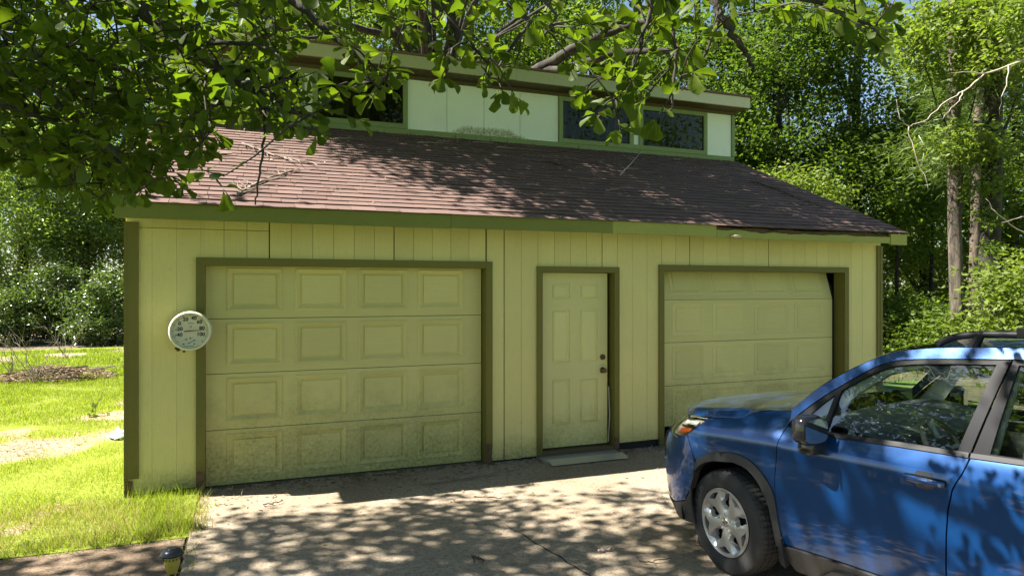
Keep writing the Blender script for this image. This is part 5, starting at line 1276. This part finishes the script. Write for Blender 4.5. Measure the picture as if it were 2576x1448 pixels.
# part of the crown that hangs over the roof and dapples it
def rshade(n):
    x = rg.uniform(1.2, 9.6, n); s = rg.uniform(0, SLEN, n); h = rg.uniform(3.2, 5.6, n); u = s/SLEN
    keep = rg.uniform(0, 1, n) < np.clip((x-1.2-2.4*(1-u)**1.5)/1.3, 0, 1)*(1-.65*(np.sin(x*3.1+u*4)+.6*np.sin(x*7.3-u*5) > .45))
    x, s, h = x[keep], s[keep], h[keep]; y = EAVE_Y+s*math.cos(SL); z = EAVE_Z+s*math.sin(SL)
    return np.stack([x+SUN.x/SUN.z*h, y+SUN.y/SUN.z*h, z+h], 1)
C = rshade(500); C = C[np.array([not (lambda q: q and q[1] > -60 and -100 < q[0] < 2700)(pix(c)) for c in C])]-np.array(b)[None]
k = MB()
for i in range(14): limb(k, (-.3, -.2, 6.5), Vector(C[i*len(C)//14]), .07, .012, 1500+i, .05)
k.build('branches', M_darkbark, T, True)
leaf_mesh('overhanging_crown', 'kite', *cluster_leaves(C, 118, rg.uniform(.6, 1.35, len(C))*.40, .13, rg, .5, .2, .55), M_l2, T)

# ---- trees and bushes on the left, beyond the sunny lawn
def bush(px, Z, h, w, label, m, n, size=.085, per=110, name='bush', cat='bush', asp=.5):
    return tree(name, label, cat, gp(px, Z), (h*.7, .07, .03), [((0, 0, h*.5), (w, w*.8, h*.52), n)], m, M_darkbark, size, per, .36, limbs=6, lowz=.12, asp=asp)
bush(40, 23.5, 2.3, 1.9, 'dense dark bush at the far left edge of the lawn', M_hedge, 70)
bush(165, 23.8, 2.6, 1.6, 'rounded dark glossy bush behind the brush heap', M_hedge, 70)
bush(285, 23.2, 2.4, 1.5, 'dense dark bush just left of the garage corner', M_hedge, 65)
bush(-80, 24, 3.4, 2.0, 'tall bush beyond the left edge of the photo', M_l1, 45)
tree('glossy_tree', 'tall tree with glittering glossy leaves at the far left', 'tree', gp(50, 26), (8, .2, .06), [((0, 0, 5.2), (2.9, 2.6, 3.6), 110)], M_l1, None, .105, 125, .55)
tree('glossy_tree', 'glossy leaved tree between the far left one and the garage corner', 'tree', gp(215, 26.5), (7, .16, .05), [((0, 0, 4.6), (2.4, 2.2, 3.0), 90)], M_l1, None, .10, 125, .5)
tree('broadleaf_tree', 'bright green tree whose crown shows left of the raised roof end', 'tree', gp(330, 30), (11, .22, .07), [((0, 0, 8.2), (3.6, 3, 4.6), 120)], M_l2, None, .13, 110, .65)
tree('broadleaf_tree', 'tall background tree behind the oak limbs at upper left', 'tree', gp(60, 33), (15, .28, .08), [((0, 0, 11.5), (5, 4, 5.2), 120)], M_l3, None, .15, 110, .8)
tree('broadleaf_tree', 'tree filling the gap above the left upper window', 'tree', gp(640, 27), (13, .24, .08), [((0, 0, 10), (4.2, 3, 4.6), 120)], M_l2, None, .13, 110, .7)
tree('broadleaf_tree', 'leafy tree behind the raised roof left of the dark trunks', 'tree', gp(900, 25), (13, .22, .07), [((0, 0, 10.2), (3.2, 3, 3.8), 80)], M_l3, None, .13, 100, .65)
# ---- behind the roof on the right and the forest edge
tree('slender_tree', 'thin pale trunked tree seen between the dark trunks behind the roof', 'tree', gp(1180, 22), (14, .13, .06), [((.3, 0, 12.5), (2.0, 2, 2.4), 45)], M_l3, M_palebark, .12, 100, .6)
tree('broadleaf_tree', 'dense tree behind the roof right of the middle', 'tree', gp(1420, 24), (13, .25, .08), [((0, 0, 9.0), (4.0, 3, 4.6), 130)], M_l2, M_darkbark, .13, 115, .65)
tree('broadleaf_tree', 'shaded tree behind the right end of the raised roof', 'tree', gp(1760, 21), (12, .22, .07), [((0, 0, 7.6), (3.2, 2.6, 4.2), 130)], M_l4, M_darkbark, .11, 120, .6)
tree('broadleaf_tree', 'dark leafy tree just right of the raised roof end', 'tree', gp(1960, 19.5), (11, .22, .07), [((0, 0, 6.2), (2.6, 2.2, 4.4), 150)], M_l4, M_darkbark, .10, 125, .55)
tree('broadleaf_tree', 'deep green tree over the right slope of the roof with sky gaps in its crown', 'tree', gp(2160, 20), (11, .2, .06), [((0, 0, 4.6), (2.3, 2, 2.6), 90), ((-1.0, 0, 8.6), (1.8, 2, 1.2), 30)], M_l4, M_darkbark, .10, 120, .55)
tree('understory_tree', 'yellowish sapling tree low beside the right roof slope', 'tree', gp(1990, 17.2), (5, .08, .03), [((0, 0, 3.9), (1.5, 1.2, 1.0), 50)], M_l3, M_darkbark, .085, 110, .42)
pine_l = 'pine trunk lit by the sun, leftmost of the three tall trunks at right'
def pine(px, Z, r, label, m, lean, crowns, h=16, leafm=M_ndl): 
    return tree('pine_tree', label, 'tree', gp(px, Z), (h, r, r*.6), crowns, leafm, m, .22, 100, .6, kind='needle', lean=lean, limbs=9, asp=.06, flat=.5)
pine(2432, 15.5, .15, 'tall pine with a pale sunlit trunk, leftmost of the three big trunks at right', M_palebark, (-.75, 0), [((-.2, 0, 5.0), (1.0, .8, .5), 16), ((-.6, 0, 13), (2.2, 2, 2.2), 40)])
pine(2466, 17.5, .13, 'slimmer pine trunk between the pale one and the thick dark one at right', M_pinebark, (-.4, 0), [((0, 0, 14.5), (2, 2, 2), 40)])
pine(2484, 15.2, .22, 'thick dark pine trunk with ivy, rightmost of the three big trunks', M_darkbark, (-.12, 0), [((.2, .2, 6.6), (1.0, .9, .5), 18), ((0, 0, 14), (2.5, 2, 2), 45)])
o = tree('ivy_vine', 'leafy ivy climbing the thick dark pine trunk at right', 'vine', gp(2480, 14.93), (0, 0, 0), [((0, 0, 3.4), (.26, .25, 2.0), 13)], M_l2, None, .08, 50, .25, limbs=0)
tree('beech_tree', 'bright feathery leaved tree hanging into the top right corner', 'tree', gp(2790, 13.5), (8, .14, .05), [((-1.5, 0, 6.9), (1.7, 1.5, 1.0), 26)], M_l3, M_palebark, .10, 90, .45)
tree('broadleaf_tree', 'tall yellow green tree behind the three pine trunks', 'tree', gp(2330, 23), (14, .2, .06), [((1.2, 0, 10.2), (2.4, 2.4, 2.2), 40), ((.6, 0, 4.0), (2.6, 2, 3.0), 100)], M_l3, M_darkbark, .115, 110, .6)
tree('broadleaf_tree', 'shadowed tree filling the forest behind the thick dark trunk', 'tree', gp(2560, 22), (13, .2, .06), [((0, 0, 6.5), (3.2, 2.4, 5.6), 190)], M_l2, M_darkbark, .115, 110, .6)
bush(2575, 11.6, 2.5, .72, 'sunlit yellow green bush at the right edge above the car', M_l3, 40, .10, 70, asp=.42)
bush(2290, 17, 1.5, 1.4, 'low dark undergrowth bush right of the garage corner', M_l4, 50, .09, 100)
bush(2420, 15.6, 1.25, 1.2, 'low leafy bush behind the roof rack of the car', M_l2, 42, .085, 100)
bush(2200, 19.5, 1.9, 1.5, 'shaded bush against the right wall edge of the garage', M_l2, 50, .09, 100)
bush(2500, 18.5, 2.2, 1.6, 'tangled bush at the foot of the pine trunks', M_l4, 55, .09, 100)
tree('thin_tree', 'thin dark sapling trunk in the gap right of the garage', 'tree', gp(2262, 19), (7, .06, .03), [((0, 0, 6.4), (1.2, 1, 1.4), 25)], M_l2, M_darkbark, .10, 90, .5, limbs=4)
tree('thin_tree', 'second thin dark sapling, nearer the pine trunks', 'tree', gp(2345, 20), (7, .07, .03), [((0, 0, 6.2), (1.3, 1, 1.4), 25)], M_l2, M_darkbark, .10, 90, .5, limbs=4)
db = gp(2620, 12.5); D_ = tag(empty('dead_tree', db), 'dead pale branches reaching in from the right edge below the treetops', 'tree')
k = MB(); k.tube(wobble([(0, 0, 0), (.05, 0, 2.5), (0, 0, 5.6)], 5, .04, 3), [.06-.003*i for i in range(11)], 8); k.build('trunk', M_pale, D_, True)
k = MB()
for pts, r in (([A_(2620, 130, 12.5), A_(2540, 165, 12.4), A_(2480, 185, 12.3), A_(2425, 230, 12.2), A_(2385, 252, 12.2), A_(2330, 300, 12.2), A_(2290, 318, 12.2)], .019), ([A_(2425, 230, 12.2), A_(2405, 260, 12.1), A_(2372, 300, 12)], .012), ([A_(2480, 185, 12.3), A_(2430, 182, 12.2), A_(2392, 184, 12.2)], .013), ([A_(2540, 165, 12.4), A_(2525, 230, 12.3), A_(2515, 290, 12.3)], .012),
               ([A_(2290, 318, 12.2), A_(2262, 300, 12.2), A_(2255, 250, 12.2)], .009), ([A_(2285, 318, 12.2), A_(2295, 370, 12.2), A_(2325, 440, 12.2), A_(2335, 480, 12.2)], .011), ([A_(2620, 610, 12.5), A_(2560, 575, 12.3), A_(2500, 530, 12.2), A_(2480, 500, 12.2)], .012), ([A_(2620, 560, 12.5), A_(2570, 545, 12.3), A_(2520, 560, 12.2)], .010)):
    P = wobble([p-db for p in pts], 4, .025, int(r*9000)); k.tube(P, [r*(1-.75*i/(len(P)-1)) for i in range(len(P))], 5)
k.build('branches', M_pale, D_, True)
tree('feathery_tree', 'light feathery leaved tree hanging in front of the top of the pale pine trunk', 'tree', gp(2405, 16.6), (7.2, .06, .03), [(tuple(at(2415, 95, 14.5)-gp(2405, 16.6)), (1.25, .8, .85), 30), (tuple(at(2440, 350, 14.6)-gp(2405, 16.6)), (.6, .4, .3), 6)], M_l3, M_darkbark, .10, 80, .42, limbs=5)
# ---- far wood: one mass that closes the horizon all round, thin enough aloft for sky to show
n = 2300; px_ = rg.uniform(-900, 3500, n); Zs = rg.uniform(34, 46, n); hh = rg.uniform(.03, 1, n)**1.45*15
C = np.array([[*(gp(a, z)+Vector((0, 0, h)))] for a, z, h in zip(px_, Zs, hh)])
k_ = np.ones(len(C), bool)      # ragged windows to the sky between the crowns
for i, c in enumerate(C):
    q = pix(c)
    for gx_, gy_, gr in ((2190, 290, 110), (2320, 140, 130), (2420, 10, 90), (1150, 60, 110), (940, 60, 60), (2250, 330, 80)):
        if q and (q[0]-gx_)**2+(q[1]-gy_)**2 < gr**2: k_[i] = False
C = C[k_]; n = len(C)
tag(leaf_mesh('far_wood', 'kite', *cluster_leaves(C, 80, rg.uniform(.7, 1.4, n)*1.5, .26, rg, .8, .2, .55), M_l2), kind='stuff')
k = MB(); rr = random.Random(8)
for i in range(34):
    p = gp(rr.uniform(-300, 2900), rr.uniform(31, 40)); k.tube([p, p+Vector((rr.uniform(-.5, .5), 0, 8)), p+Vector((rr.uniform(-1, 1), 0, 16))], [rr.uniform(.1, .22), .1, .05], 6)
tag(k.build('far_trunks', M_darkbark), kind='stuff')
ang = rg.uniform(R(150), R(390), 1000); rad = rg.uniform(30, 40, 1000); C = np.stack([CAM.x+np.cos(ang)*rad, CAM.y-4+np.sin(ang)*rad, rg.uniform(.02, 1, 1000)*17], 1)
C = C[C[:, 1] < -5]
tag(leaf_mesh('far_wood', 'kite', *cluster_leaves(C, 60, rg.uniform(.7, 1.4, len(C))*1.5, .34, rg, .8, .2, .6), M_l2), kind='stuff')
bpy.context.view_layer.update()
